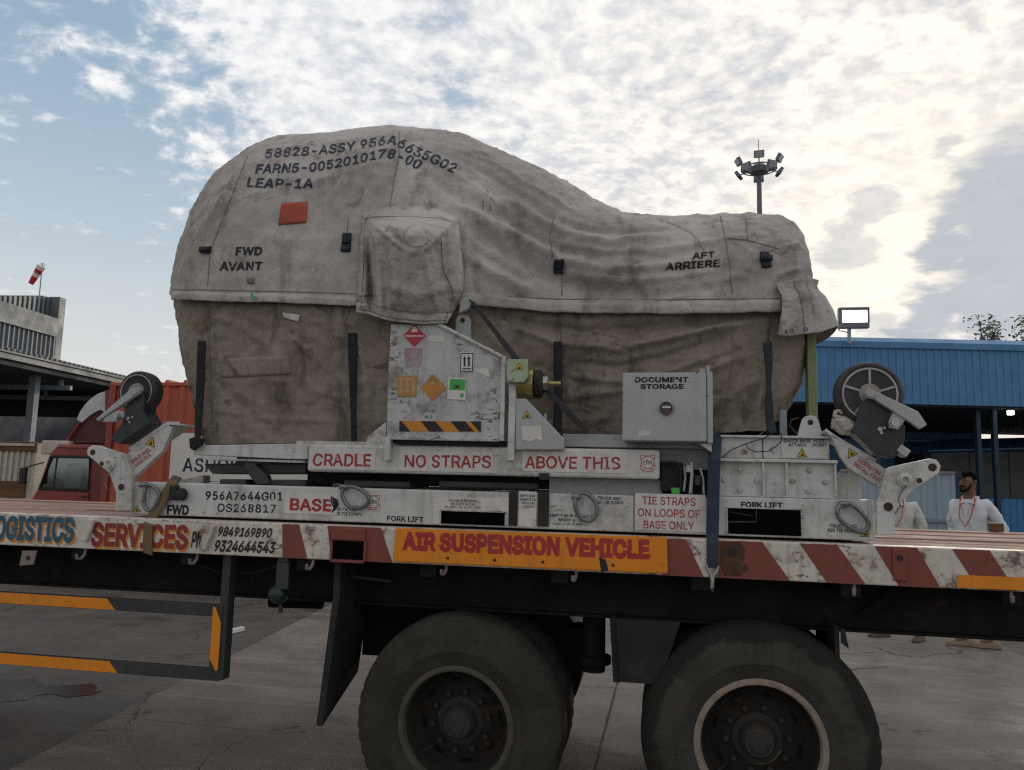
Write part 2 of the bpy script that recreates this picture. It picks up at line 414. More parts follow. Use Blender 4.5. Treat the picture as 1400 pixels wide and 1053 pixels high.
# ================================================================== ground
def ground_mat(name, base, wet, patch, vs, rough0, joints=False):
    mt = bpy.data.materials.new(name); mt.use_nodes = True; nt = mt.node_tree; nt.nodes.clear(); g = G(nt)
    v = g.n('ShaderNodeTexCoord').outputs['Object']
    c = g.mix(g.ss(g.noise(v, vs, 7, .65), .35, .68), tuple(x*.82 for x in base), tuple(x*1.18 for x in base))
    c = g.mix(g.ss(g.noise(g.map(v, (1, 2.2, 1)), .55, 6, .62), .50, .60, 0, patch), c, wet)
    c = g.mix(g.ss(g.noise(g.map(v, (.35, 2.6, 1)), 1.7, 6, .6), .55, .70, 0, .5), c, tuple(x*.6 for x in base))
    c = g.mix(g.ss(g.noise(v, 55, 3, .6), .62, .72, 0, .35), c, tuple(x*1.7 for x in base))
    c = g.mix(g.ss(g.noise(v, 3.5, 4, .6), .68, .72, 0, .6), c, (.02, .02, .02))
    vo = g.n('ShaderNodeTexVoronoi', {'Vector': g.vm('ADD', v, g.vm('MULTIPLY', g.noise(v, 2.5, 5, .6, out='Color'), (.5, .5, 0))), 'Scale': .55}, feature='DISTANCE_TO_EDGE').outputs['Distance']
    ck = g.m('MULTIPLY', g.ss(vo, .010, .003), g.ss(g.noise(v, .9, 3, .5), .48, .56))
    c = g.mix(g.m('MULTIPLY', ck, .85), c, (.02, .018, .016))
    c = g.mix(g.ss(g.noise(g.map(v, (.5, 1.4, 1)), .9, 5, .6), .56, .66, 0, .6), c, tuple(x*1.45 for x in base))
    c = g.mix(g.ss(g.noise(g.map(v, (.12, 3.5, 1)), 2.2, 6, .65), .58, .68, 0, .45), c, tuple(x*1.6 for x in base))
    c = g.mix(g.ss(g.noise(v, 1.1, 7, .7, .6), .60, .66, 0, .65), c, tuple(x*.45 for x in base))
    c = g.mix(g.ss(g.noise(v, 260, 2, .5), .60, .70, 0, .5), c, tuple(x*1.9 for x in base))
    c = g.mix(g.ss(g.noise(g.map(v, (.25, 5, 1), rot=(0, 0, .1)), 2.0, 4, .6), .60, .70, 0, .5), c, tuple(x*.5 for x in base))
    c = g.mix(g.ss(g.noise(v, 22, 6, .7), .52, .72, 0, .45), c, tuple(x*.5 for x in base))
    b = g.n('ShaderNodeBsdfPrincipled', {'Base Color': c, 'Specular IOR Level': .35})
    nt.links.new(g.ss(g.noise(g.map(v, (1, 2.2, 1)), .55, 6, .62), .48, .62, rough0, rough0-.35), b.inputs['Roughness'])
    h = g.m('ADD', g.noise(v, 120, 3, .6), g.m('MULTIPLY', g.noise(g.map(v, (.6, 14, 1)), 9, 3, .5), .7))
    bn = g.n('ShaderNodeBump', {'Strength': .3, 'Distance': .012, 'Height': h}); nt.links.new(bn.outputs[0], b.inputs['Normal'])
    nt.links.new(b.outputs[0], g.n('ShaderNodeOutputMaterial').inputs[0]); return mt
m_asph = ground_mat('asphalt', (.085, .075, .067), (.034, .030, .028), .8, 2.2, .75)
m_conc = ground_mat('concrete', (.172, .149, .130), (.085, .073, .064), .7, 1.6, .85)
struct('ground', MB().box(-450, 450, -250, 700, GZ-.30, GZ-.05), m_asph)
yard = struct('asphalt_yard', MB().box(-30, 30, -14, 30, GZ-.049, GZ-.014), m_asph)
apron = bpy.data.objects.new('concrete_apron', None); COL.objects.link(apron); apron['kind'] = 'structure'; ORG['concrete_apron'] = Vector()
XS = [-3.72, -.335, 3.62]; YS = [-8, -4.1, -.75, 2.86, 6.4, 10.1, 13.8, 17.4]
for i in range(2):
    for j in range(len(YS)-1):
        sk = .06
        x0, x1, y0, y1 = XS[i]+.008, XS[i+1]-.008, YS[j]+.008, YS[j+1]-.008
        dz = random.uniform(-.004, .003)
        def q(x, y): return Vector((x - .11*(y-2) if x < -3 else x+sk*(y-2)*.3, y, GZ))
        mb = MB(); mb.prism([q(x0, y0)+Vector((0, 0, -.013)), q(x1, y0)+Vector((0, 0, -.013)), q(x1, y1)+Vector((0, 0, -.013)), q(x0, y1)+Vector((0, 0, -.013))], (0, 0, .013+dz))
        part('slab', mb, m_conc, apron, bev=.006)
# puddle of dirty water beside the concrete
m_wat = M('puddle_water', (.016, .010, .009), .06, 0, .1, 2, 0, bump=.0, spec=.6)
m_wat.node_tree.nodes['Principled BSDF'].inputs['Roughness'].default_value = .05
for l_ in list(m_wat.node_tree.links):
    if l_.to_socket.name == 'Roughness': m_wat.node_tree.links.remove(l_)
m_wat.node_tree.nodes['Principled BSDF'].inputs['Roughness'].default_value = .22
pd = []
for i in range(40):
    a = 2*math.pi*i/40; r = 1+.22*math.sin(3*a+1)+.14*math.sin(5*a)+.1*math.sin(9*a+2)
    pd.append(Vector((-4.85+.60*r*math.cos(a)-.05, 1.5+.36*r*math.sin(a)+.12*math.cos(a)+.05*math.sin(13*a), GZ-.0138)))
struct('puddle', MB().prism(pd, (0, 0, .0035)), m_wat)
a0, a1 = atz(310, 866), atz(333, 861)
whole('plastic_strip', MB().obox(((a0+a1)/2)+Vector((0, 0, .012)), (a1-a0).normalized(), (a1-a0).normalized().cross(Vector((0, 0, 1))), (0, 0, 1), .11, .022, .02), M('white_plastic', (.75, .75, .78), .4, grime=.1),
      'small white plastic strip lying on the concrete behind the side guard', 'plastic strip', tuple(((a0+a1)/2)))

# ================================================================== ribbed sheet helper
def ribbed(w, h, n, dep, th=.004):
    """trapezoid-ribbed cladding sheet: local x 0..w, y = relief towards -y, z 0..h"""
    mb = MB(); p = w/n; prof = []
    for i in range(n):
        for f, y in ((0, 0), (.56, 0), (.66, -dep), (.9, -dep), (1.0, 0)):
            prof.append((p*(i+f), y))
    rows = [[Vector((x, y, 0)) for x, y in prof], [Vector((x, y, h)) for x, y in prof]]
    mb.grid(rows); return mb
def mesh_of(name, mb, mat):
    me = bpy.data.meshes.new(name); bmesh.ops.recalc_face_normals(mb.bm, faces=mb.bm.faces); mb.bm.to_mesh(me); mb.bm.free(); me.materials.append(mat); return me
def sheets(name, parent, me, n, step, x0, y, z, rot=0):
    o = None
    for i in range(n):
        o = bpy.data.objects.new(name, me); COL.objects.link(o); o.parent = parent
        o.location = (x0+math.cos(rot)*step*i, y+math.sin(rot)*step*i, z); o.rotation_euler.z = rot
    return o

# ================================================================== warehouse on the left
m_clad = M('grey_cladding', (.13, .15, .17), .5, .1, .08, .6, .3, (.2, .2, .2), .8, 0, streak=.25, scol=(.2, .19, .18), bump=0)
m_trim = M('pale_trim', (.125, .145, .16), .5, 0, .06, .8, .25, (.25, .25, .25), 1.2, bump=0)
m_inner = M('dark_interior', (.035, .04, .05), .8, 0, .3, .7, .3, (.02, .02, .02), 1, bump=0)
m_col = M('column_paint', (.22, .26, .30), .6, 0, .1, 1, .3, bump=0)
wh = thing('warehouse', 'grey ribbed-metal warehouse with open dark bay under a long eave', 'warehouse', (-18, 14.8, 0), local=True)
wh.rotation_euler.z = math.radians(96.4)
part('lower_roof', MB().prism([(-9, -.35, 4.66), (-9, 7, 5.2), (-9, 7, 5.32), (-9, -.35, 4.78)], (16.2, 0, 0)), m_clad, wh)
part('eave_fascia', MB().box(-9, 7.2, -.40, -.36, 4.56, 4.79), m_trim, wh)
part('gutter_lip', MB().box(-9, 7.2, -.46, -.405, 4.73, 4.80), m_trim, wh)
rm = mesh_of('roof_corrugation', MB().prism([(0, -.5, 4.801), (0, 1.5, 4.95), (0, 1.5, 4.99), (0, -.5, 4.85)], (.10, 0, 0)), m_clad)
for i in range(72):
    o = bpy.data.objects.new('roof_rib', rm); COL.objects.link(o); o.parent = wh; o.location = (-9+.225*i, 0, 0)
me = mesh_of('cladding_sheet', ribbed(1.0, 1.16, 5, .05), m_clad)
sheets('cladding_sheet', wh, me, 11, 1.0, -8.35, .55, 4.60)
part('upper_band', MB().prism([(-9, .44, 5.74), (2.62, .44, 5.74), (2.62, .44, 6.33), (-9, .44, 6.33)], (0, .09, 0)), m_trim, wh)
n = 58
for i in range(n):
    x0 = -9+11.9*i/n; x1 = -9+11.9*(i+.55)/n; zt = 6.45+.235*max(x0-0, -4); zt = min(7.02, zt)
    part('parapet_rib', MB().prism([(x0, .80, 5.8), (x1, .80, 5.8), (x1, .80, zt), (x0, .80, zt)], (0, .075, 0)), m_clad, wh)
part('parapet_backing', MB().prism([(-9, .88, 5.8), (2.95, .88, 5.8), (2.95, .88, 7.04), (2.4, .88, 7.04), (0, .88, 6.47), (-9, .88, 5.6)], (0, .2, 0)), m_clad, wh)
part('corner_trim', MB().box(2.66, 2.96, .50, .86, 4.9, 7.06), m_trim, wh)
part('upper_block', MB().box(-9, 2.6, .6, 6.6, 4.7, 5.75), m_clad, wh)
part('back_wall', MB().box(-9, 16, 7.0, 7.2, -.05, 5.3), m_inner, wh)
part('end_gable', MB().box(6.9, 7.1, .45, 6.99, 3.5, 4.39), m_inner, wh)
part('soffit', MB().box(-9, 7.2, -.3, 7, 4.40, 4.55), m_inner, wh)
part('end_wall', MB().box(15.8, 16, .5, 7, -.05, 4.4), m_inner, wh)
for x in (-6, -1.5, 1.9, 6.4):
    part('column', MB().box(x-.11, x+.11, .4, .62, -.05, 4.40), m_col, wh)
for x in (0, 3.1):
    part('column', MB().box(x-.10, x+.10, 4.2, 4.4, -.05, 4.40), m_col, wh)
for x in (-1, 2.6, 6):
    part('roof_truss', MB().box(x-.06, x+.06, -.2, 6.8, 4.05, 4.19).box(x-.05, x+.05, .1, .2, 4.19, 4.39).box(x-.05, x+.05, 3, 3.1, 4.19, 4.39), m_col, wh)
m_lampE = EM('lamp_glow', (1, .97, .9), 6)
for i, (x, y, z, lb) in enumerate(((.55, 1.4, 4.1, 'small lit bay lamp hanging nearest the warehouse eave'), (4.3, 2.2, 4.05, 'small lit bay lamp hanging deep in the warehouse by the red truck'), (.9, 3.4, 3.2, 'small lit bay lamp hung lowest in the dark warehouse bay'))):
    t = thing('bay_lamp', lb, 'lamp', (0, 0, 0), 'lamps hung in the warehouse', local=True)
    t.matrix_world = Matrix.Translation((-18, 14.8, 0)) @ Matrix.Rotation(math.radians(96.4), 4, 'Z') @ Matrix.Translation((x, y, z))
    part('lamp_shade', MB().lathe((0, 0, .03), [(.03, .12), (.05, .08), (.13, 0)], 12, (0, 0, 1)), m_dark, t)
    part('bulb', MB().lathe((0, 0, 0), [(.02, -.02), (.09, .0), (.09, .03), (.02, .05)], 12, (0, 0, 1)), m_lampE, t)
    part('cable', MB().cyl((0, 0, .12), (0, 0, 4.4-z), .008, 5), m_dark, t)

# windsock on the parapet
ws_base = Matrix.Translation((-18, 14.8, 0)) @ Matrix.Rotation(math.radians(96.4), 4, 'Z') @ Vector((1.35, .98, 6.7))
wb = at(54, 404, ws_base.y); wt = at(58, 360, ws_base.y)
t = thing('windsock', 'red and white striped windsock drooping from a pole on the warehouse roof', 'windsock', tuple(wb))
part('pole', MB().cyl(wb-Vector((0, 0, .35)), wt, .016, 8), m_col, t, smooth=True)
part('hoop', MB().tube([wt+Vector((.10*math.cos(a), 0, -.06+.05*math.sin(a))) for a in [k*math.pi/6 for k in range(12)]], .009, 6, True), m_steel, t)
m_sr = M('sock_red', (.50, .03, .05), .8, bump=0); m_sw = M('sock_white', (.72, .70, .70), .8, bump=0)
p0 = at(57, 364, ws_base.y); p1 = at(42, 388, ws_base.y); dv = p1-p0
for k in range(5):
    a, b = p0+dv*(k/5), p0+dv*((k+1)/5); r0, r1 = .125-.052*k/5, .125-.052*(k+1)/5
    part('sock_band', MB().cyl(a, b, r0, 14, r1), m_sw if k in (0, 2, 4) and k != 4 else (m_sr if k != 0 else m_sw), t, smooth=True)

# ================================================================== cream lorry at the left edge
m_cream = M('cream_paint', (.50, .46, .38), .6, 0, .08, 1.5, .4, (.22, .17, .12), 2, .15, streak=.3, bump=0)
m_brown = M('brown_timber', (.13, .065, .03), .75, 0, .25, 3, .4, (.03, .02, .015), 3, stretch=(.4, 3, 3), bump=.1)
Y = 9.2
t = thing('cargo_lorry', 'cream ribbed lorry body with brown timber rails at the left edge', 'lorry', (at(0, 660, Y).x-1.2, Y+1, 0))
xr = at(48, 640, Y).x; xl = xr-5.2; zt = at(20, 619, Y).z; zb = at(20, 658, Y).z; zz = at(20, 604, Y).z; zc = at(20, 676, Y).z
part('body', MB().box(xl, xr, Y, Y+2.3, zc-.35, zz-.02), m_cream, t)
part('top_rail', MB().box(xl-.02, xr+.02, Y-.06, Y-.005, zt+.03, zz), m_brown, t, bev=.01)
part('lower_rail', MB().box(xl-.02, xr-.15, Y-.06, Y-.005, zc-.05, zb), m_brown, t, bev=.01)
part('stay_rail', MB().box(xl-.02, xr, Y-.09, Y-.065, zt+.13, zt+.18), m_cream, t)
for k in range(40):
    x = xl+.06+k*.128
    if x < xr-.12: part('panel_rib', MB().box(x, x+.05, Y-.035, Y-.002, zb+.002, zt+.028), m_cream, t)
part('chassis', MB().box(xl, xr+1.2, Y+.5, Y+1.7, .6, zc-.36), m_dark, t)
m_tyre_far = M('far_tyre', (.02, .02, .021), .85, bump=0)
for x in (xl+.8, xl+1.9, xr-.2):
    w = part('wheel', MB().lathe((x, Y+.08, .5), [(.2, .02), (.28, 0), (.47, .02), (.5, .07), (.5, .24), (.46, .28), (.2, .28)], 28), m_tyre_far, t, smooth=True)

# ================================================================== red truck with box body
m_red = M('truck_red', (.23, .032, .022), .42, 0, .1, 1.6, .25, (.09, .03, .02), 2.2, .06, 6, .2, (.07, .03, .02), 0, coat=.15)
m_redc = M('box_red', (.40, .085, .045), .55, 0, .09, 1.2, .3, (.12, .04, .03), 2, .05, 5, .25, (.12, .045, .03), 0)
m_redd = M('cab_dark_red', (.13, .025, .02), .5, bump=0)
m_wpan = M('panel_white', (.62, .60, .56), .5, 0, .05, 1.5, .3, (.3, .26, .2), 2, bump=0)
m_glass = GLASS('window_glass')
m_seat = M('cab_trim', (.10, .11, .12), .7, bump=0)
Y = 7.0
X = lambda px, py=640, yy=Y: at(px, py, yy).x
Z = lambda px, py, yy=Y: at(px, py, yy).z
t = thing('box_truck', 'red truck with red corrugated box body and white panel, behind the load', 'truck', (X(150), Y+1, 0))
bx0, bx1 = X(146, 600), X(146, 600)+4.6; btop = Z(226, 522); bbot = .82
bd = part('box_body', MB().box(bx0, bx1, Y+.03, Y+2.1, bbot, btop-.03), m_redc, t)
part('box_top_rail', MB().box(bx0-.02, bx1, Y-.01, Y+2.12, btop-.07, btop-.01), m_redc, bd, bev=.01)
part('box_bottom_rail', MB().box(bx0-.02, bx1, Y-.01, Y+.028, bbot-.02, bbot+.1), m_redc, bd)
part('corner_post', MB().box(bx0-.02, bx0+.09, Y-.012, Y+.028, bbot+.102, btop-.072), m_red, bd)
rb = mesh_of('roof_bow', MB().lathe((0, 0, 0), [(.03, 0), (.045, .02), (.045, 2.0), (.03, 2.05)], 8), m_redc)
for k in range(14):
    o = bpy.data.objects.new('roof_rib', rb); COL.objects.link(o); o.parent = bd; o.location = Vector((bx0+.3+k*.32, Y+.03, btop-.005))-ORG[t.name]
rs = mesh_of('side_rib', MB().prism([(0, 0, 0), (.03, -.035, 0), (.10, -.035, 0), (.13, 0, 0)], (0, 0, btop-.076-bbot-.104)), m_redc)
for k in range(17):
    o = bpy.data.objects.new('side_rib', rs); COL.objects.link(o); o.parent = bd; o.location = Vector((bx0+.13+k*.26, Y+.029, bbot+.103))-ORG[t.name]
wp = part('name_panel', MB().box(X(235, 620), X(235, 620)+2.3, Y-.03, Y-.008, Z(250, 657), Z(240, 592)), m_wpan, t)
# the rest of the name is hidden by the load
txt('panel_lettering', 'ASHOK LEYLAND', 249, 626, 249+(2.05*FPX/11.2), 645, Y-.031, m_navyp, t, .012, space=1.05, dy=4)
# cab
cx0, cx1 = X(45, 640), X(146, 640)
zr, zwb, zwt = Z(100, 607), Z(90, 669), Z(110, 625)
cabp = [(cx0-.02, .55), (cx1-.06, .55), (cx1-.06, zr-.04), (cx1-.14, zr), (X(78, 610), zr), (X(66, 622), zr-.16), (X(49, 668), zwb-.02), (cx0-.02, zwb-.2)]
cab = part('cab', MB().prism([(x, Y+.02, z) for x, z in cabp], (0, 1.75, 0)), m_red, t, bev=.03)
w1 = [(X(70, 626), zwt), (X(123, 626), zwt), (X(121, 664), zwb), (X(54, 668), zwb)]
part('side_window', MB().prism([(x, Y+.012, z) for x, z in w1], (0, .006, 0)), m_glass, cab)
part('window_interior', MB().prism([(x+.01*(1 if i in (0, 3) else -1), Y+.0182, z) for i, (x, z) in enumerate(w1)], (0, .0015, 0)), m_seat, cab)
w1c = sum((Vector((x, 0, z)) for x, z in w1), Vector())/4
fr = [Vector((x, Y+.004, z)) for x, z in w1]
part('window_frame', MB().tube(fr, .028, 6, True), m_dark, cab)
part('far_window_tint', MB().prism([(X(92, 634), Y+.0165, Z(92, 634)), (X(117, 634), Y+.0165, Z(117, 634)), (X(116, 657), Y+.0165, Z(116, 657)), (X(84, 660), Y+.0165, Z(84, 660))], (0, .0012, 0)), M('window_daylight_tint', (.30, .40, .40), .3, 0, .25, 6, .3, bump=0), cab)  # pale plate painted as daylight showing through the cab's far side
dr = part('door', MB().prism([(X(66, 671), Y-.012, zwb-.05), (X(122, 671), Y-.012, zwb-.05), (X(122, 700), Y-.012, .62), (X(70, 700), Y-.012, .62)], (0, .028, 0)), m_red, t, bev=.012)
part('handle', MB().box(X(113, 676), X(120, 676), Y-.03, Y-.012, zwb-.12, zwb-.09), m_dark, dr)
rf = M('window_reflection', (.16, .20, .21), .3, bump=0)
part('seat', MB().prism([(X(112, 640), Y+.0165, Z(112, 640)), (X(121, 640), Y+.0165, Z(121, 640)), (X(121, 664), Y+.0165, zwb+.01), (X(108, 664), Y+.0165, zwb+.01)], (0, .0012, 0)), m_dark, cab)
part('dashboard', MB().prism([(X(62, 655), Y+.0150, Z(62, 652)), (X(84, 655), Y+.0150, Z(84, 656)), (X(88, 664), Y+.0150, zwb+.01), (X(56, 664), Y+.0150, zwb+.01)], (0, .0012, 0)), m_dark, cab)
part('window_divider', MB().prism([(X(76, 630), Y+.0085, zwt), (X(78, 630), Y+.0085, zwt), (X(74, 660), Y+.0085, zwb), (X(72, 660), Y+.0085, zwb)], (0, .003, 0)), m_dark, cab)
part('door_seam', MB().prism([(X(124.5, 640), Y+.015, zr-.1), (X(125.6, 640), Y+.015, zr-.1), (X(125.6, 690), Y+.015, .62), (X(124.5, 690), Y+.015, .62)], (0, .0045, 0)), m_dark, cab)
part('windscreen', MB().prism([(X(64, 624), Y+.15, zr-.2), (X(63.4, 624), Y+.15, zr-.2), (X(48.4, 667), Y+.15, zwb+.0), (X(49, 667), Y+.15, zwb+.0)], (0, 1.5, 0)), m_glass, cab)
part('roof_gutter', MB().tube([(X(80, 610), Y+.012, zr-.05), (X(143, 610), Y+.012, zr-.06)], .014, 6), m_red, cab)
part('cab_corner', MB().box(X(127, 640), X(141, 640), Y-.012, Y+.018, .75, zr-.12), m_redd, cab, bev=.01)
part('mirror', MB().box(X(43, 650)-.02, X(47, 650)+.03, Y-.22, Y-.17, Z(45, 662), Z(45, 640)).cyl((X(46, 637), Y-.18, Z(45, 640)), (X(58, 630), Y+.04, Z(58, 632)), .012, 6), m_dark, t)
part('sign_board', MB().box(X(49, 610), X(87, 610), Y+.1, Y+1.6, Z(70, 621), Z(70, 602)), m_cream, t, bev=.02)
# wind deflector: curved pale skin, red triangular side
cur = [(109, 576), (113, 566), (120, 556), (129, 547), (138, 541), (147, 538)]
dp = [at(x, y, Y+.2) for x, y in cur]
side = [at(92, 606, Y+.2), *dp, at(147, 606, Y+.2)]
part('deflector_side', MB().prism(side, (0, 1.35, 0)), M('deflector_dark_red', (.075, .018, .016), .6, bump=0), t)
for k in range(len(dp)-1):
    pass
part('deflector_skin', MB().prism([p+Vector((-.03, -.03, .03)) for p in dp]+[at(147, 566, Y+.17), at(137, 560, Y+.17), at(124, 567, Y+.17), at(110, 579, Y+.17)], (0, .028, 0)), M('deflector_white', (.50, .53, .55), .5, rust=.5, rs=5, bump=0), t)
part('deflector_strut', MB().tube([at(88, 608, Y+.16), at(110, 577, Y+.16)], .025, 6), m_red, t)
part('deflector_post', MB().tube([at(147, 608, Y+.16), at(147, 534, Y+.16)], .035, 6), m_red, t)
part('chassis', MB().box(cx0+.3, bx1-.2, Y+.5, Y+1.5, .5, bbot-.03), m_dark, t)
for x in (cx0+.75, bx1-1.0):
    w = part('wheel', MB().lathe((x, Y+.06, .42), [(.15, .05), (.24, .0), (.38, .01), (.42, .06), (.42, .2), (.38, .25), (.15, .25)], 28), m_tyre_far, t, smooth=True)

# ================================================================== blue shed on the right
m_blue = M('blue_cladding', (.075, .225, .43), .5, 0, .09, .5, .35, (.04, .10, .18), .6, 0, streak=.22, scol=(.035, .10, .2), bump=0)
m_blued = M('blue_column', (.014, .035, .07), .6, bump=0)
m_lblue = M('pale_blue_sheet', (.27, .36, .43), .5, 0, .08, .8, .3, (.2, .22, .22), 1, .05, 4, .3, (.2, .17, .14), 0)
sh = thing('blue_shed', 'long open shed with blue ribbed fascia and dark underside', 'shed', (5.15, 22.8, 0), local=True)
sh.rotation_euler.z = math.radians(10.0)
L0, L1 = -9.0, 22.0
me = mesh_of('fascia_sheet', ribbed(1.0, 2.05, 4, .035), m_blue)
sheets('fascia_sheet', sh, me, 31, 1.0, L0, 0, 4.36)
part('ridge_cap', MB().prism([(L0, -.07, 6.36), (L0, .4, 6.62), (L0, .5, 6.58), (L0, .1, 6.3)], (L1-L0, 0, 0)), m_blue, sh)
part('top_flashing', MB().box(L0, L1, -.08, -.045, 6.20, 6.40), m_blue, sh)
part('fascia_backing', MB().box(L0, L1, .02, .1, 4.38, 6.38), m_blued, sh)
part('roof', MB().prism([(L0, .101, 6.30), (L0, 12, 6.9), (L0, 12, 7.0), (L0, .101, 6.42)], (L1-L0, 0, 0)), m_blue, sh)
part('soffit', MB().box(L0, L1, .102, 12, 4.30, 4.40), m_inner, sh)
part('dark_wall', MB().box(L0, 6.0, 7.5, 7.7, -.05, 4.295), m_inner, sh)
part('back_wall', MB().box(6.1, 12.0, 11.4, 11.6, -.1, 4.295).box(12.0, L1, 11.4, 11.6, -.1, 3.75), m_blue, sh)
for x in (-3.0, 2.2, 5.55, 6.1, 8.0, 14):
    part('column', MB().box(x-.07, x+.07, .5, .68, -.05, 4.295), m_blued, sh)
me = mesh_of('wall_sheet', ribbed(1.0, 1.75, 4, .03), m_blue)
sheets('wall_sheet', sh, me, 5, 1.0, 3.2, 7.3, 1.9)
# inner workshop seen under the canopy
m_wsroof = M('workshop_roof', (.07, .22, .42), .45, bump=0)
m_curt = M('grey_curtain', (.085, .095, .10), .7, 0, .12, .8, .3, (.05, .05, .05), 1, streak=.3, bump=.05)
wk = thing('workshop', 'low workshop with sloping blue roof and grey hung curtains under the shed', 'workshop', (5.15, 22.8, 0), local=True)
wk.rotation_euler.z = math.radians(10.0)
part('roof', MB().prism([(6.0, 4.6, 3.05), (20, 4.6, 3.75), (20, 4.6, 3.80), (6.0, 4.6, 3.10)], (0, 3.0, .5)), m_wsroof, wk)
for k in range(9):
    part('curtain', MB().prism([(6.2+1.5*k, 4.8, 1.35), (7.66+1.5*k, 4.8, 1.35), (7.66+1.5*k, 4.8, 3.08+.05*k), (6.2+1.5*k, 4.8, 3.0+.05*k)], (0, .08, 0)), m_curt, wk)
me = mesh_of('blue_sheet', ribbed(1.0, 1.38, 4, .03), M('bright_blue_sheet', (.07, .27, .56), .45, 0, .08, .6, .2, (.04, .12, .25), .8, bump=0))
sheets('blue_sheet', wk, me, 13, 1.0, 6.1, 4.6, -.05)
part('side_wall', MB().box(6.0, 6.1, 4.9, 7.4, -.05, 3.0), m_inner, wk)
# hoarding of pale sheets
Y = 13.0
fe = thing('hoarding', 'pale blue sheet hoarding with a thin rail behind the two men', 'fence', (at(1275, 700, Y).x, Y, 0))
fx0, fx1 = at(1150, 690, Y).x, at(1309, 690, Y).x; fz = at(1290, 648, Y).z
me = mesh_of('fence_sheet', ribbed(.55, fz, 2, .03), m_lblue)
n = int((fx1-fx0)/.55)
for k in range(n+1):
    o = bpy.data.objects.new('fence_sheet', me); COL.objects.link(o); o.parent = fe; o.location = (fx1-.55*(k+1)-at(1275, 700, Y).x, 0, 0)
part('cap_rail', MB().box(fx0, fx1, Y-.05, Y+.02, fz+.003, fz+.05), M('rusty_rail', (.25, .2, .17), .7, rust=.5), fe)
part('mid_rail', MB().box(fx0, fx1, Y-.09, Y-.045, at(1290, 714, Y).z, at(1290, 710, Y).z), m_col, fe)
part('post', MB().box(fx1-.02, fx1+.06, Y-.06, Y+.06, 0, fz+.06), m_blued, fe)

# floodlight on the blue shed
Y = 22.6
fc = at(1168, 434, Y)
t = thing('floodlight', 'lit rectangular floodlight on a short post above the blue fascia', 'floodlight', tuple(at(1162, 458, Y)))
part('housing', MB().pbox(1149, 422, 1187.5, 446, Y+.02, Y+.22).pbox(1147, 420, 1189, 424, Y-.03, Y+.22).pbox(1147, 441, 1189, 448, Y-.03, Y+.22).pbox(1147, 424, 1151, 441, Y-.03, Y+.2).pbox(1186, 424, 1189, 441, Y-.03, Y+.2), M('lamp_grey', (.16, .17, .19), .5, bump=0), t, bev=.01)
part('lens', MB().pbox(1152, 424.5, 1186, 440.5, Y-.01, Y+.018), EM('flood_glow', (1, .98, .92), 3.0), t)
part('bracket', MB().tube([at(1148, 430, Y), at(1147, 452, Y+.1), at(1160, 455, Y+.1)], .02, 6), m_dark, t)
part('post', MB().cyl(at(1161, 470, Y+.1), at(1161, 446, Y+.1), .06, 8), m_lblue, t)
t = thing('canopy_lamp', 'small lit lamp glowing under the blue shed canopy', 'lamp', tuple(at(1383, 563, 24)))
part('lamp_shade', MB().pbox(1378, 557.5, 1388, 561, 24, 24.3), m_dark, t)
part('bulb', MB().pbox(1379.5, 561.2, 1386.5, 567, 24.05, 24.2), m_lampE, t)
part('hanger', MB().cyl(at(1383, 558, 24.15), at(1383, 550, 24.15)+Vector((0, 0, .1)), .015, 5), m_dark, t)

# ================================================================== high mast
Y = 62.0
mx = at(1038.5, 290, Y).x; mtop = at(1036, 226, Y).z
t = thing('high_mast', 'tall grey high-mast light with a ring of floodlights behind the load', 'light mast', (mx, Y, 0))
m_mast = M('mast_grey', (.16, .18, .20), .6, 0, bump=0)
part('pole', MB().cyl((mx, Y, 0), (mx, Y, mtop), .34, 14, .19), m_mast, t, smooth=True)
part('head_frame', MB().lathe((mx, Y, mtop-.6), [(.3, -.3), (.75, -.1), (.75, .35), (.5, .6), (.2, .8)], 12, (0, 0, 1)), m_mast, t)
part('ring', MB().tube([(mx+1.45*math.cos(a), Y+1.45*math.sin(a), mtop-.35) for a in [k*math.pi/12 for k in range(24)]], .06, 6, True), m_mast, t)
part('lightning_rod', MB().cyl((mx, Y, mtop), (mx, Y, mtop+2.3), .03, 5), m_mast, t)
m_fl = M('flood_face', (.5, .52, .54), .3, bump=0)
for k in range(10):
    a = 2*math.pi*k/10+.2; c = Vector((mx+1.75*math.cos(a), Y+1.75*math.sin(a), mtop-.30+(.55 if k % 2 else -.25)))
    out = Vector((math.cos(a), math.sin(a), -.55)).normalized(); sd = Vector((-math.sin(a), math.cos(a), 0)); up = out.cross(sd)
    f = part('floodlight', MB().obox(c, out, sd, up, .13, .42, .30), m_mast, t)
    part('lamp_face', MB().obox(c+out*.14, out, sd, up, .01, .36, .25), m_fl, f)
    part('arm', MB().cyl((mx+.6*math.cos(a), Y+.6*math.sin(a), mtop-.35), c, .05, 6), m_mast, f)

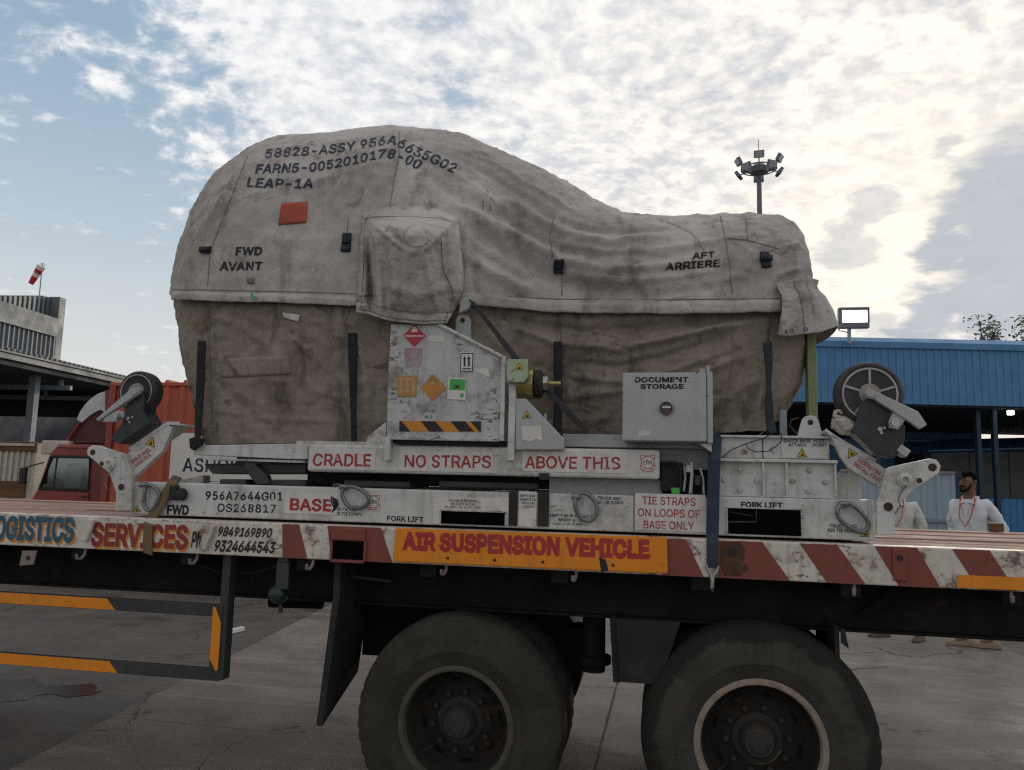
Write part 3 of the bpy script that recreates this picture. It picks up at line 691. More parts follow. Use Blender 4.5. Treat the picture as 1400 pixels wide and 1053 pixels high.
# ================================================================== trees behind the shed
m_leaf = M('leaf_green', (.055, .075, .03), .6, 0, .4, .8, .3, (.03, .035, .015), .5, bump=0)
m_bark = M('bark', (.10, .08, .06), .85)
def tree(label, X0, Y0, h, cr, seed, nleaf):
    rnd = random.Random(seed); t = thing('tree', label, 'tree', (X0, Y0, 0), 'trees behind the blue shed')
    mb = MB(); top = Vector((X0, Y0, h*.8)); mb.tube([(X0, Y0, 0), (X0+.1, Y0, h*.35), (X0-.05, Y0+.1, h*.6), top], [.22, .17, .11, .05], 8)
    tips = []
    for k in range(16):
        a = rnd.uniform(0, 6.28); z0 = h*rnd.uniform(.5, .8); e = Vector((X0+math.cos(a)*cr*rnd.uniform(.4, 1), Y0+math.sin(a)*cr*rnd.uniform(.4, 1), h*rnd.uniform(.72, 1)))
        s = Vector((X0, Y0, z0)); mid = (s+e)/2+Vector((0, 0, -.1)); mb.tube([s, mid, e], [.06, .04, .015], 5); tips += [e, (mid+e)/2]
    part('trunk', mb, m_bark, t)
    lb = MB()
    for k in range(nleaf):
        c = rnd.choice(tips)+Vector((rnd.gauss(0, .30), rnd.gauss(0, .30), rnd.gauss(0, .26)))
        u = Vector((rnd.uniform(-1, 1), rnd.uniform(-1, 1), rnd.uniform(-.6, .6))).normalized(); v = u.orthogonal().normalized()
        s = rnd.uniform(.09, .19); vs = [lb.bm.verts.new(c+u*s), lb.bm.verts.new(c+v*s*.45), lb.bm.verts.new(c-u*s), lb.bm.verts.new(c-v*s*.45)]
        lb.bm.faces.new(vs)
    part('crown', lb, m_leaf, t, kind='stuff')
q = at(1350, 455, 42); tree('small sparse tree whose crown just clears the blue roof', q.x, 42, at(1352, 432, 42).z, .5, 3, 620)
q = at(1412, 440, 42); tree('tree at the right edge with a branch above the blue roof', q.x, 42, at(1400, 438, 42).z, .9, 5, 900)
q = at(1368, 588, 50); tree('pale sunlit tree seen in the gap under the shed canopy', q.x+2, 50, 9, 3.2, 9, 2200)
# ================================================================== flatbed truck
RT, RB = 1.353, 1.182                      # top and bottom of the side rail
DECKW = 1.80
TX0, TX1 = -6.6, 2.9
m_rail = M('rail_white', (.62, .585, .53), .6, 0, .08, 3, .45, (.26, .19, .13), 3.5, .75, 8, .65, (.22, .11, .05), .08, 80, chips=1.2)
m_rred = M('rail_red', (.215, .055, .042), .55, 0, .10, 4, .35, (.10, .045, .035), 4, .30, 9, .35, (.10, .045, .03), .08, 80, chips=.5)
m_plank = M('deck_plank', (.30, .185, .15), .85, 0, .22, 2, .5, (.11, .07, .055), 2.5, 0, bump=.25, bs=30, stretch=(.35, 5, 5))
m_chassis = M('chassis_black', (.013, .013, .013), .85, 0, .3, 4, .5, (.036, .030, .025), 2.2, .12, 8, spec=.15)
m_under = M('underbody', (.007, .007, .007), .9, 0, .3, 3, .4, (.018, .015, .013), 2, spec=.1)
m_tyre = M('tyre_rubber', (.022, .0215, .021), .85, 0, .25, 6, .5, (.06, .053, .045), 3.0, 0, bump=.2, bs=70)
def tyre_mat(name, cx, cz, rd, dust):
    mt = bpy.data.materials.new(name); mt.use_nodes = True; nt = mt.node_tree; nt.nodes.clear(); g = G(nt)
    v = g.n('ShaderNodeTexCoord').outputs['Object']; q = g.vm('MULTIPLY', g.vm('SUBTRACT', v, (cx-truck.location.x, 0, cz-truck.location.z)), (1, 0, 1))
    r = g.vm('LENGTH', q, out=1)
    q3 = g.n('ShaderNodeCombineXYZ', {'X': g.m('MULTIPLY', g.m('ARCTAN2', g.n('ShaderNodeSeparateXYZ', {'Vector': q}).outputs[2], g.n('ShaderNodeSeparateXYZ', {'Vector': q}).outputs[0]), .5), 'Y': g.m('MULTIPLY', r, 6)}).outputs[0]
    rn = g.m('ADD', r, g.m('MULTIPLY', g.m('SUBTRACT', g.noise(v, 7, 7, .65), .5), .16))
    c = g.mix(g.noise(v, 9, 6, .6), (.011, .011, .011), (.022, .021, .020))
    dc = g.mix(g.ss(g.noise(v, 6, 8, .68), .35, .65), tuple(x*.62 for x in dust), dust)
    dc = g.mix(g.ss(g.noise(g.map(q3, (1, 14, 1)), 3, 4, .6), .45, .7, 0, .5), dc, tuple(x*.55 for x in dust))
    dc = g.mix(g.ss(g.noise(g.map(q3, (60, 1, 1)), 1.0, 5, .6), .5, .7, 0, .35), dc, tuple(x*1.35 for x in dust))
    c = g.mix(g.ss(rn, rd+.015, rd-.015, .12, .85), c, dc)
    b = g.n('ShaderNodeBsdfPrincipled', {'Base Color': c, 'Roughness': .85, 'Specular IOR Level': .25})
    h = g.m('ADD', g.m('MULTIPLY', g.noise(g.map(q3, (1, 30, 1)), 2, 2, .5), .8), g.noise(v, 80, 4, .6))
    bn = g.n('ShaderNodeBump', {'Strength': .6, 'Distance': .012, 'Height': h}); nt.links.new(bn.outputs[0], b.inputs['Normal'])
    nt.links.new(b.outputs[0], g.n('ShaderNodeOutputMaterial').inputs[0]); return mt
m_rim = M('rim_dusty', (.022, .020, .018), .85, 0, .2, 5, .4, (.03, .024, .02), 4, .08, 6, spec=.2)
m_flange = M('rim_flange_rusty', (.25, .205, .165), .7, 0, .2, 8, .55, (.13, .09, .06), 7, .5, 9)
m_flange2 = M('rim_flange_dusty', (.065, .06, .05), .75, 0, .2, 8, .5, (.05, .04, .03), 6, .3, 8)
m_hub = M('hub_grey', (.040, .038, .035), .8, 0, .2, 8, .5, (.03, .025, .02), 8, .05, spec=.2)
m_flap = M('mud_flap', (.026, .027, .028), .85, 0, .2, 3, .5, (.06, .055, .05), 2.5, spec=.2)

truck = thing('flatbed_truck', 'flatbed truck with red and white striped side rail carrying the covered load', 'truck', (0, .9, 0))
rail = part('side_rail', MB().box(TX0, TX1, .0, .10, RB, RT), m_rail, truck, bev=.006)
part('far_rail', MB().box(TX0, TX1, DECKW-.10, DECKW, RB, RT-.012), m_rred, truck, bev=.006)
# deck planks, run lengthwise
nP = 9; pw = (DECKW-.206)/nP
for k in range(nP):
    y0 = .103+k*pw; z = RT-.004+random.uniform(-.004, .006)
    xs = [TX0, TX0+random.uniform(2.0, 3.6), TX0+random.uniform(5.0, 6.6), TX1]
    for a, b in zip(xs, xs[1:]):
        part('plank', MB().box(a+.004, b-.004, y0+.004, y0+pw-.004, RT-.05, z+random.uniform(-.003, .004)), m_plank, truck, bev=.004, bseg=1)
part('deck_bed', MB().box(TX0, TX1, .103, DECKW-.103, RT-.075, RT-.052), m_under, truck)

def zrail(f): return RB+.002+(RT-RB-.004)*f
def stripe(xt0, xt1, xb0, xb1, name='red_stripe', mat=None, fy=-.0016):
    """painted slanted band between measured rail-top and rail-bottom positions"""
    a, b = at(xt0, 735, 0).x, at(xt1, 735, 0).x; c, d_ = at(xb0, 785, 0).x, at(xb1, 785, 0).x
    if max(b, d_) > TX1-.01: return
    part(name, MB().prism([(a, fy, zrail(1)), (b, fy, zrail(1)), (d_, fy, zrail(0)), (c, fy, zrail(0))], (0, -fy-.0002, 0)), mat or m_rred, rail)
stripe(385, 408, 385, 419)
stripe(447, 520, 452, 536)
stripe(905, 938, 905, 962)
stripe(981, 1042, 981, 1080)
stripe(1093, 1144, 1130, 1183)
stripe(1195, 1253, 1228, 1285)
stripe(1301, 1352, 1337, 1388)
x = 1400
for k in range(8):
    stripe(x+10+108*k, x+62+108*k, x+46+108*k, x+98+108*k)
# painted lettering on the white part of the rail
m_lblue = M('letter_blue', (.03, .10, .16), .5, grime=.2, bump=0); m_lred = M('letter_red', (.24, .035, .028), .5, grime=.2, bump=0); m_lor = M('letter_orange', (.55, .22, .03), .5, grime=.25, bump=0)
m_lblk = M('letter_black', (.012, .011, .012), .5, grime=.1, bump=0)
for dx, dy, mt, o in ((0, 0, None, .0016), (2.0, 3.2, m_lor, .0008)):
    txt('rail_lettering', 'LOGISTICS', -21+dx, 704+dy, 100+dx, 738+dy, 0, mt or m_lblue, rail, .030, dy=4.6, off=o)
    txt('rail_lettering', 'SERVICES', 124+dx, 714+dy, 256+dx, 747+dy, 0, mt or m_lred, rail, .030, dy=4.6, off=o)
txt('rail_lettering', 'Ph', 261, 726.5, 274, 749, 0, m_lblk, rail, .02, shear=.2, off=.003)
txt('rail_lettering', '9849169890', 298, 720, 372, 733, 0, m_lblk, rail, .02, shear=.3, dy=2.6, off=.003)
txt('rail_lettering', '9324644543', 293, 738, 377, 754, 0, m_lblk, rail, .02, shear=.3, dy=3, off=.003)
# rope-hook gussets and hanging eyes on the rail
def bump_plate(px, py, w=9, h=34):
    part('rope_cleat', MB().pprism([(px-w, py+h), (px-w*.4, py+h*.45), (px+w*.1, py), (px+w, py+2), (px+w*.6, py+h*.5), (px-w*.2, py+h+2)], -.03, -.0045), m_rail, rail, bev=.006)
bump_plate(118, 709, 9, 30); bump_plate(281, 717, 11, 34)
part('socket_frame', MB().pbox(452, 722, 499, 739, -.012, -.0018), m_rred, rail, bev=.004)
sk = part('stake_socket', MB().pbox(451, 739.5, 454, 768, -.012, -.0005).pbox(497, 739.5, 500, 768, -.012, -.0005).pbox(454.3, 765.5, 496.7, 769.5, -.012, -.0005), m_rred, rail)
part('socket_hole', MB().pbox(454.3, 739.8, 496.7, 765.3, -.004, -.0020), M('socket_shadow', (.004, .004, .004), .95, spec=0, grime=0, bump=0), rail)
part('stake_pocket', MB().pprism([(1220, 750), (1239, 751), (1241, 795), (1222, 794)], -.012, -.0019), m_rred, rail, bev=.004)
part('pocket_bolt', MB().pcyl(1231, 763, -.022, -.012, .012, 10), m_dark, rail)
part('rail_bolt', MB().pcyl(1002, 754, -.012, -.0, .016, 10), m_dark, rail)
part('rust_patch', MB().prism([at(x, y, -.0028) for x, y in ((986, 741), (1012, 741), (1019, 752), (1017, 768), (1024, 778), (1012, 788), (990, 787), (984, 770))], (0, .001, 0)), M('rust_patch', (.07, .035, .025), .9, rust=.9, rs=14, grime=.6), rail)
# orange sign
sign = part('sign_board', MB().prism([at(541, 722, -.016), at(912, 735, -.016), at(913, 785, -.016), at(537, 768, -.016)], (0, .011, 0)), m_orange, truck, bev=.002)
txt('sign_lettering', 'AIR SUSPENSION VEHICLE', 550, 726.5, 888, 752.5, -.0162, M('sign_red', (.38, .03, .03), .5, grime=.25, bump=0), sign, .042, dy=13, space=1.04)
part('lower_strip', MB().prism([at(540, 752.5, -.0185), at(912, 768.5, -.0185), at(912, 783, -.0185), at(538, 766.5, -.0185)], (0, .0022, 0)), m_orange, sign)
for px in (612, 676, 742, 838): part('rivet', MB().pcyl(px, 760+.043*(px-540), -.022, -.0187, .007, 8), m_dark, sign)
part('torn_patch', MB().prism([at(x, y, -.0195) for x, y in ((819, 762), (828, 765), (832, 780), (822, 783))], (0, .0008, 0)), m_dark, sign)
part('reflective_tape', MB().prism([at(1309, 786, -.006), at(1520, 795, -.006), at(1520, 812, -.006), at(1309, 803.5, -.006)], (0, .004, 0)), m_orange, truck)
# frame under the deck
part('side_member', MB().box(TX0, TX1, .30, .38, .945, RB+.06).box(TX0, TX1, .27, .42, .930, .944), m_chassis, truck)
part('chassis_rail', MB().box(TX0, TX1, .62, .72, .90, 1.26), m_chassis, truck)
part('chassis_rail', MB().box(TX0, TX1, 1.15, 1.25, .86, 1.26), m_chassis, truck)
part('far_member', MB().box(TX0, TX1, DECKW-.30, DECKW-.22, .96, RB+.06), m_chassis, truck)
cm = mesh_of('cross_member', MB().box(-.04, .04, .02, DECKW-.12, RB-.06, RT-.08), m_chassis)
for k in range(15):
    o = bpy.data.objects.new('cross_member', cm); COL.objects.link(o); o.parent = truck; o.location = (TX0+.3+k*.65, -.9, 0)
part('bracing', MB().prism([at(1218, 806, .27), at(1240, 800, .27), at(1190, 842, .27), at(1170, 842, .27)], (0, .03, 0)), m_chassis, truck)
part('hanging_rod', MB().tube([at(481, 788, .15), at(535, 795, .15)], .010, 6), m_dark, truck)
part('brake_hose', MB().tube([at(270, 772, .16), at(300, 782, .15), at(345, 784, .15), at(384, 772, .14)], .006, 5), m_dark, truck)
# rope hooks under the rail
m_hook = M('hook_paint', (.24, .19, .18), .6, rust=.4, rs=20)
for px, py in ((118, 753), (271, 759), (429, 766), (611, 773), (788, 781), (1167, 799), (1381, 808)):
    p = at(px, py-1, .03); pts = [p+Vector((0, 0, .05)), p+Vector((0, -.004, 0)), p+Vector((0, -.01, -.025)), p+Vector((-.006, -.03, -.045)), p+Vector((-.012, -.05, -.04)), p+Vector((-.012, -.055, -.02))]
    part('rope_hook', MB().tube(pts, .008, 7), m_hook, truck, smooth=True)
part('rail_bracket', MB().pprism([(30, 753), (50, 753), (45, 772), (26, 774)], .01, .02), m_hook, truck, bev=.003)
part('bracket_hole', MB().pcyl(38, 763, .006, .0098, .012, 10), m_dark, truck)
# green side lamp on its bracket
lb = part('lamp_bracket', MB().pbox(377, 768, 394, 806, .03, .05).pbox(380, 762, 393, 769, .02, .06), M('bracket_paint', (.04, .05, .052), .6, bump=0), truck, bev=.004)
part('side_lamp', MB().lathe(at(381, 812, .07), [(.02, -.055), (.036, -.045), (.048, -.02), (.05, .01), (.045, .03), (.02, .035)], 20), M('lamp_teal', (.010, .035, .034), .3, bump=0), lb, smooth=True)
part('lamp_drip', MB().cyl(at(383, 822, .07), at(384, 838, .07), .010, 6), m_dark, lb)
part('air_tank', MB().cyl(at(370, 822, 1.0), at(440, 824, 1.0), .04, 12), m_under, truck, smooth=True)

# side guard
grd = thing('side_guard', 'black side guard frame edged with orange reflective tape under the rail', 'side guard', tuple(at(300, 930, .05)))
m_gbar = M('guard_black', (.035, .037, .04), .6, 0, .2, 5, .4, (.08, .075, .07), 4)
L = at(-330, 800, .05).x
def gbar(yl, yr, xr, h):
    """horizontal bar: centre heights measured at the left edge of the picture and at the right post"""
    zc = (at(0, yl, .05).z+at(xr, yr, .05).z)/2
    return MB().box(L, at(xr, yr, .05).x, .05, .075, zc-h/2, zc+h/2), zc
mb, zu = gbar(820, 832, 300, .062); part('upper_bar', mb, m_gbar, grd, bev=.003)
mb, zl = gbar(904, 919, 300, .062); part('lower_bar', mb, m_gbar, grd, bev=.003)
xp0, xp1 = at(299, 850, .05).x, at(310, 850, .05).x
part('post', MB().box(xp0, xp1, .049, .115, at(300, 930, .05).z, RB-.003), m_gbar, grd, bev=.003)
for xx in (L+.1, (L+xp0)/2): part('post', MB().box(xx, xx+.04, .0755, .12, zl-.03, RB-.003), m_gbar, grd)
def tape(z, h, xe, cut, nm='reflective_tape'):
    part(nm, MB().prism([(L, .046, z-h/2), (xe, .046, z-h/2), (xe-cut, .046, z+h/2), (L, .046, z+h/2)], (0, .0035, 0)), m_orange, grd)
tape(zu, .056, at(158, 830, .05).x, .055); tape(zl, .056, at(161, 918, .05).x, .055)
xv0, xv1 = at(290, 860, .047).x, at(302, 860, .047).x
part('reflective_tape', MB().prism([(xv0, .042, zu+.02), (xv0+.012, .042, zu+.02), (xv1, .042, zu-.06), (xv1, .042, zl+.03), (xv1-.01, .042, zl+.02), (xv0, .042, zl+.08)], (0, .003, 0)), m_orange, grd)
part('vertical_bar', MB().box(xv0-.003, xv1+.004, .0455, .0485, zl+.0, zu+.031), m_gbar, grd)

# wheels
def wheel(cx, cz, r, flange_mat, seed, tm):
    rnd = random.Random(seed); ph = rnd.uniform(0, 6)
    seg = 144
    for k, (y0, nm) in enumerate(((.03, 'wheel'), (.36, 'inner_wheel'))):
        lug = lambda kk, i: (-.006 if (i % 3) < 1 and kk in LUG else 0)
        LUG = (9, 10, 11, 13, 14, 15)
        q = r/.5
        prof = [(.265, .02), (.275, .006), (.29, -.001), (.33, -.004), (.335, -.007), (.345, -.007), (.35, -.004), (.40, .002), (.44, .012), (.474, .03), (.490, .052), (.4955, .075), (.500, .11), (.500, .17), (.4955, .21), (.490, .235), (.474, .255), (.40, .285), (.30, .28), (.265, .26)]
        prof = [(a*q, b) for a, b in prof]
        mb = MB(); mb.lathe((cx, y0, cz), prof, seg, mod=lug)
        # take the two caps out: the tyre is a ring
        bm = mb.bm; bmesh.ops.delete(bm, geom=[f for f in bm.faces if len(f.verts) > 8], context='FACES')
        w = part(nm, mb, tm if k == 0 else m_tyre, truck, smooth=True, angle=28)
        tp = MB()
        for gx in (.075, .125, .175, .215):
            pass
        # rim: flange, dish, disc, hub
        rp = [(.275, .004), (.262, -.004), (.250, -.002), (.245, .01), (.243, .03)]
        mb = MB(); mb.lathe((cx, y0, cz), [(a*q, b) for a, b in rp], 72); bmesh.ops.delete(mb.bm, geom=[f for f in mb.bm.faces if len(f.verts) > 8], context='FACES')
        part('rim_flange', mb, flange_mat, w, smooth=True, angle=50)
        if k == 0:
            dp = [(.243, .03), (.236, .05), (.228, .12), (.215, .145), (.205, .15), (.165, .138), (.125, .128), (.11, .126)]
            mb = MB(); mb.lathe((cx, y0, cz), [(a*q, b) for a, b in dp], 72); bmesh.ops.delete(mb.bm, geom=[f for f in mb.bm.faces if len(f.verts) > 8], context='FACES')
            part('rim_dish', mb, m_rim, w, smooth=True, angle=40)
            part('hub', MB().lathe((cx, y0, cz), [(.115, .135), (.112, .122), (.085, .118), (.078, .10), (.07, .055), (.062, .042), (.03, .034), (.0005, .033)], 40), m_hub, w, smooth=True, angle=40)
            part('hub_cap', MB().lathe((cx, y0, cz), [(.05, .046), (.047, .034), (.04, .030), (.0005, .028)], 6), m_hub, w)
            for j in range(10):
                a = ph+2*math.pi*j/10; c = Vector((cx+.140*math.cos(a), y0+.134, cz+.140*math.sin(a)))
                part('lug_nut', MB().cyl(c, c+Vector((0, -.028, 0)), .014, 6), m_hub, w)
            for j in range(8):
                a = ph+.3+2*math.pi*j/8; c = Vector((cx+.188*math.cos(a), y0+.1445, cz+.188*math.sin(a)))
                sd = Vector((-math.sin(a), 0, math.cos(a))); od = Vector((math.cos(a), 0, math.sin(a)))
                pts = [c+sd*(.026*math.cos(t))+od*(.013*math.sin(t))+Vector((0, -.0035, 0)) for t in [2*math.pi*i/14 for i in range(14)]]
                part('hand_hole', MB().prism(pts, (0, .003, 0)), m_under, w)
            a = ph+1.0; c = Vector((cx+.19*math.cos(3.9), y0+.13, cz+.19*math.sin(3.9)))
            part('valve_stem', MB().tube([c, c+Vector((-.03, -.04, -.012)), c+Vector((-.055, -.05, -.02))], .004, 6), m_hub, w)
cR, cL = at(1040, 1021, .03), at(621.5, 995, .03); wxr, wxl = cR.x, cL.x
wheel(wxr, cR.z, .527, m_flange, 2, tyre_mat('tyre_right', wxr, cR.z, .455, (.075, .068, .057)))
wheel(wxl, cL.z, .518, m_flange2, 4, tyre_mat('tyre_left', wxl, cL.z, .52, (.060, .054, .045)))
# far-side wheels and the axles
for cx in (wxr, wxl):
    part('far_wheel', MB().lathe((cx, DECKW-.60, .485), [(.1, .05), (.28, .0), (.46, .02), (.495, .06), (.495, .5), (.46, .56), (.28, .58), (.1, .55)], 48), m_tyre, truck, smooth=True)
    part('axle', MB().cyl((cx, .30, .48), (cx, DECKW-.55, .48), .075, 16), m_chassis, truck, smooth=True)
    part('suspension_beam', MB().box(cx-.42, cx+.42, .70, .78, .52, .62).box(cx-.05, cx+.05, .69, .79, .5, .8), m_chassis, truck)
# splash guards
px0 = at(463, 815, .06)
def flap(pts, dpt):
    return [Vector(p) for p in pts]
xa, xb = at(456, 815, .06).x, at(433, 992, .06).x
za, zb_ = at(463, 815, .06).z, at(436, 992, .06).z
mb = MB(); mb.prism([(xa, .05, za+.25), (xa, .05, za), (xb, .05, zb_), (xb, .50, zb_+.16), (xa, .50, za+.05), (xa, .50, za+.25)], (.035, 0, 0))
part('splash_guard', mb, m_flap, truck, bev=.004)
part('fender_panel', MB().box(at(498, 830, .5).x, at(600, 830, .5).x, .50, .53, .62, 1.2), m_under, truck)
part('splash_guard', MB().box(at(833, 840, .2).x, at(985, 840, .2).x, .56, .60, .70, 1.2), m_under, truck)
fx = at(833, 860, .10).x; fx2 = at(838, 934, .10).x
part('splash_guard', MB().prism([(fx, .12, .96), (fx2, .12, at(838, 933, .12).z), (fx2, .55, at(838, 933, .12).z-.01), (fx, .55, .96)], (.03, 0, 0)), m_flap, truck)
part('flap_panel', MB().prism([(fx+.032, .10, .96), (fx2+.032, .10, at(838, 932, .10).z), (at(902, 934, .10).x, .10, at(902, 936, .10).z), (at(930, 840, .10).x, .10, .96)], (0, .018, 0)), m_flap, truck)
fx = at(1150, 860, .12).x
part('splash_guard', MB().box(fx-.02, fx, .16, .60, at(1150, 915, .12).z, .97), m_flap, truck)
part('guard_flap', MB().prism([at(1150, 858, .14), at(1155, 860, .14), at(1161, 888, .14), at(1151, 880, .14)], (0, .02, 0)), m_flap, truck)
part('spring_seat', MB().cyl((at(812, 880, .5).x, .5, .62), (at(812, 880, .5).x, .5, .92), .06, 12).cyl((at(812, 880, .5).x, .5, .66), (at(812, 880, .5).x, .5, .70), .09, 12), m_chassis, truck)
part('brake_chamber', MB().lathe((at(790, 880, .6).x, .62, .70), [(.02, 0), (.11, .02), (.13, .08), (.11, .16), (.04, .18)], 20), m_chassis, truck, smooth=True)

# small wooden block on the far edge of the deck
wbk = MB().pbox(1357, 715.5, 1373, 727, 1.62, 1.70)
whole('wood_block', wbk, m_brown, 'small brown wooden block on the far edge of the truck deck', 'block', tuple(at(1365, 727, 1.66)), bev=.006)
# ================================================================== engine transport stand
BY = .10
stand = thing('engine_stand', 'white engine transport stand with cradle, base and folded caster arms on the deck', 'engine stand', (at(690, 715, .9).x, .85, 1.365))
BZ0 = 1.366
m_void = bpy.data.materials['socket_shadow']  # black for flat plates painted as the shade inside the fork pockets
zbl, zbr = at(300, 662, BY).z, at(1090, 681, BY).z
def tri(px, py, s, Y, parent, rot=0.0):
    """yellow warning triangle with a black border and a black pictogram"""
    def P(a, r, dy): return at(px+r*math.sin(a+rot), py-r*math.cos(a+rot), Y-dy)
    b = part('warning_triangle', MB().prism([P(k*2.094, s*1.0, .002) for k in range(3)], (0, .0015, 0)), m_lblk, parent)
    part('warning_triangle', MB().prism([P(k*2.094, s*.80, .003) for k in range(3)], (0, .0009, 0)), m_yellow, parent)
    c, q = math.cos(rot), math.sin(rot)
    def L(u, v): return at(px+(u*c-v*q)*s, py+(u*q+v*c)*s, Y-.0038)
    part('warning_pictogram', MB().prism([L(-.30, .28), (L(-.05, -.10)), L(.02, -.38), L(.13, -.34), L(.10, -.05), L(.34, .06), L(.34, .30)], (0, .0007, 0)), m_lblk, parent)
def bolt(px, py, r, Y, parent, mat=None, h=.012, name='bolt'):
    c = at(px, py, Y)
    o = part(name, MB().cyl(c, c+Vector((0, -h*.45, 0)), r*1.35, 14).cyl(c+Vector((0, -h*.46, 0)), c+Vector((0, -h, 0)), r, 6), mat or m_steel, parent)
    return o
def tie_ring(pts, Y, parent):
    P = [at(x, y, Y-.028-.004*math.sin(i)) for i, (x, y) in enumerate(pts)]
    n = len(P); S = []
    for i in range(n):                                  # Catmull-Rom round the ring
        a, b, c, d_ = P[i-1], P[i], P[(i+1) % n], P[(i+2) % n]
        for k in range(5):
            t = k/5; S.append(.5*((2*b)+(c-a)*t+(2*a-5*b+4*c-d_)*t*t+(3*b-a-3*c+d_)*t**3))
    r = part('tie_ring', MB().tube(S, .0105, 10, True), m_ring, parent, smooth=True)
    e = at(pts[0][0], pts[0][1], Y)
    part('ring_eye', MB().cyl(e+Vector((-.02, -.025, .004)), e+Vector((.02, -.025, .004)), .016, 10).box(e.x-.016, e.x+.016, Y-.028, Y-.0005, e.z-.008, e.z+.016), m_ring, r, bev=.003)
    return r

base = part('base_frame', MB().box(at(179, 680, BY).x, at(967, 700, BY).x, BY, BY+.24, BZ0, zbl)
            .box(at(179, 680, BY).x, at(983, 700, BY).x, 1.42, 1.66, BZ0, zbl)
            .box(at(179, 680, BY).x, at(179, 680, BY).x+.25, BY+.241, 1.419, BZ0, zbl)
            .box(at(640, 680, BY).x-.1, at(640, 680, BY).x+.1, BY+.241, 1.419, BZ0, zbl-.01), m_white, stand, bev=.008)
part('fork_recess_plate', MB().prism([at(x, y, BY-.006) for x, y in ((592, 684), (596, 680.5), (696, 681), (701, 686), (701, 714), (697, 718.5), (592, 717))], (0, .005, 0)), m_sticker, base, bev=.003)
part('fork_pocket_shade', MB().pbox(603, 700, 690, 717.5, BY-.0085, BY-.0062), m_void, base)
part('pocket_lip', MB().pbox(601.5, 698, 691.5, 699.8, BY-.012, BY-.0062).pbox(601.0, 700, 602.8, 718, BY-.012, BY-.0062).pbox(690.2, 700, 692, 718, BY-.012, BY-.0062), m_gpaint, base)
for a, b in ((695.5, 707.5), (735, 750.5)):
    part('rubber_band', MB().pbox(a, 671+.02*(a-700), b, 719+.03*(a-700), BY-.010, BY-.0062), m_black, base)
decal('weight_plate', 708.8, 672, 733.5, 720, BY, m_sticker, base, th=.004)
decal('warning_decal', 868, 675.5, 965, 726, BY, m_sticker, base, th=.004, bev=.001)
for i, (s, x0, x1, y) in enumerate((('TIE STRAPS', 878, 951, 678.5), ('ON LOOPS OF', 872, 957, 695), ('BASE ONLY', 880, 949, 711.5))):
    txt('warning_lettering', s, x0, y, x1, y+11, BY-.004, m_redp, base, .006, dy=2.5)
txt('stencil_lettering', '956A7644G01', 281, 671.5, 386, 683.5, BY, m_blackp, base, .016, dy=1.6, space=1.06)
txt('stencil_lettering', 'OS268817', 297, 688.5, 377, 700, BY, m_blackp, base, .012, dy=1.6, space=1.06)
txt('stencil_lettering', 'FWD', 228, 690, 258, 703.5, BY, m_lblk, base, .03, dy=.8)
decal('base_decal', 389, 675.5, 461, 703, BY, m_sticker, base, th=.003)
txt('base_lettering', 'BASE', 396, 681, 453, 698, BY-.003, m_redp, base, .02, dy=1.8)
part('pointing_hand', MB().prism([at(x, y, BY-.0042) for x, y in ((452, 678), (461, 683), (463, 690), (459, 697), (452, 703), (456, 694), (453, 690))], (0, .001, 0)), m_blackp, base)
txt('stencil_lettering', 'FORK LIFT', 529, 705, 579, 712.5, BY, m_blackp, base, .02, dy=1.8)
for s, x0, x1, y in (('TRUCK AND', 458, 488, 694), ('AIR TIE DOWN', 456, 494, 700)): txt('stencil_lettering', s, x0, y, x1, y+4.6, BY, m_blackp, base, .01, dy=1)
for s, x0, x1, y in (('STAND & ENGINE', 613, 652, 682.5), ('WEIGHT & C.G.', 616, 650, 687), ('15,280 LBS (6,931 KG)', 608, 657, 691.5)): txt('stencil_lettering', s, x0, y, x1, y+3.5, BY-.006, m_blackp, base, .01, dy=1)
for s, x0, x1, y in (('EMPTY BASE', 711, 732, 676), ('WEIGHT & C.G.', 710.5, 733, 681), ('2,910 LBS', 713, 731, 686), ('1,320 KG', 714, 730, 691)): txt('stencil_lettering', s, x0, y, x1, y+3.4, BY-.004, m_blackp, base, .01, dy=.6)
for s, x0, x1, y in (('TRUCK AND', 817, 849, 678.5), ('AIR TIE DOWN', 813, 852, 684.5)): txt('stencil_lettering', s, x0, y, x1, y+4.4, BY, m_blackp, base, .012, dy=1)
for s, x0, x1, y in (('EMPTY BASE & CRADLE', 752, 810, 702.5), ('WEIGHT & C.G.', 763, 797, 708.5), ('6,280 LBS (2,848 KG)', 756, 806, 714)): txt('stencil_lettering', s, x0, y, x1, y+4, BY, m_blackp, base, .012, dy=1.4)
part('panel_seam', MB().pbox(866.2, 674, 867.2, 726, BY-.002, BY-.0002), m_dark, base)
tri(187, 697, 6.0, BY, base)
part('clamp_knob', MB().lathe(at(252, 676, BY-.0), [(.012, -.045), (.03, -.04), (.034, -.02), (.02, -.008), (.012, -.0005)], 14).cyl(at(236, 677, BY-.03), at(252, 676, BY-.03), .012, 8), m_black, base)
part('clamp_block', MB().pbox(231, 664, 241, 684, BY-.03, BY-.0005), m_black, base, bev=.003)
tie_ring([(200, 664), (207, 664), (217, 674), (212, 692), (203, 698), (197, 690), (198, 674)], BY, base)
tie_ring([(472, 667), (485, 666), (501, 675), (504, 686), (494, 694), (478, 693), (470, 683), (468, 673)], BY, base)
tie_ring([(788, 680), (796, 674), (808, 679), (816, 692), (814, 705), (806, 712), (795, 709), (788, 698), (786, 687)], BY, base)
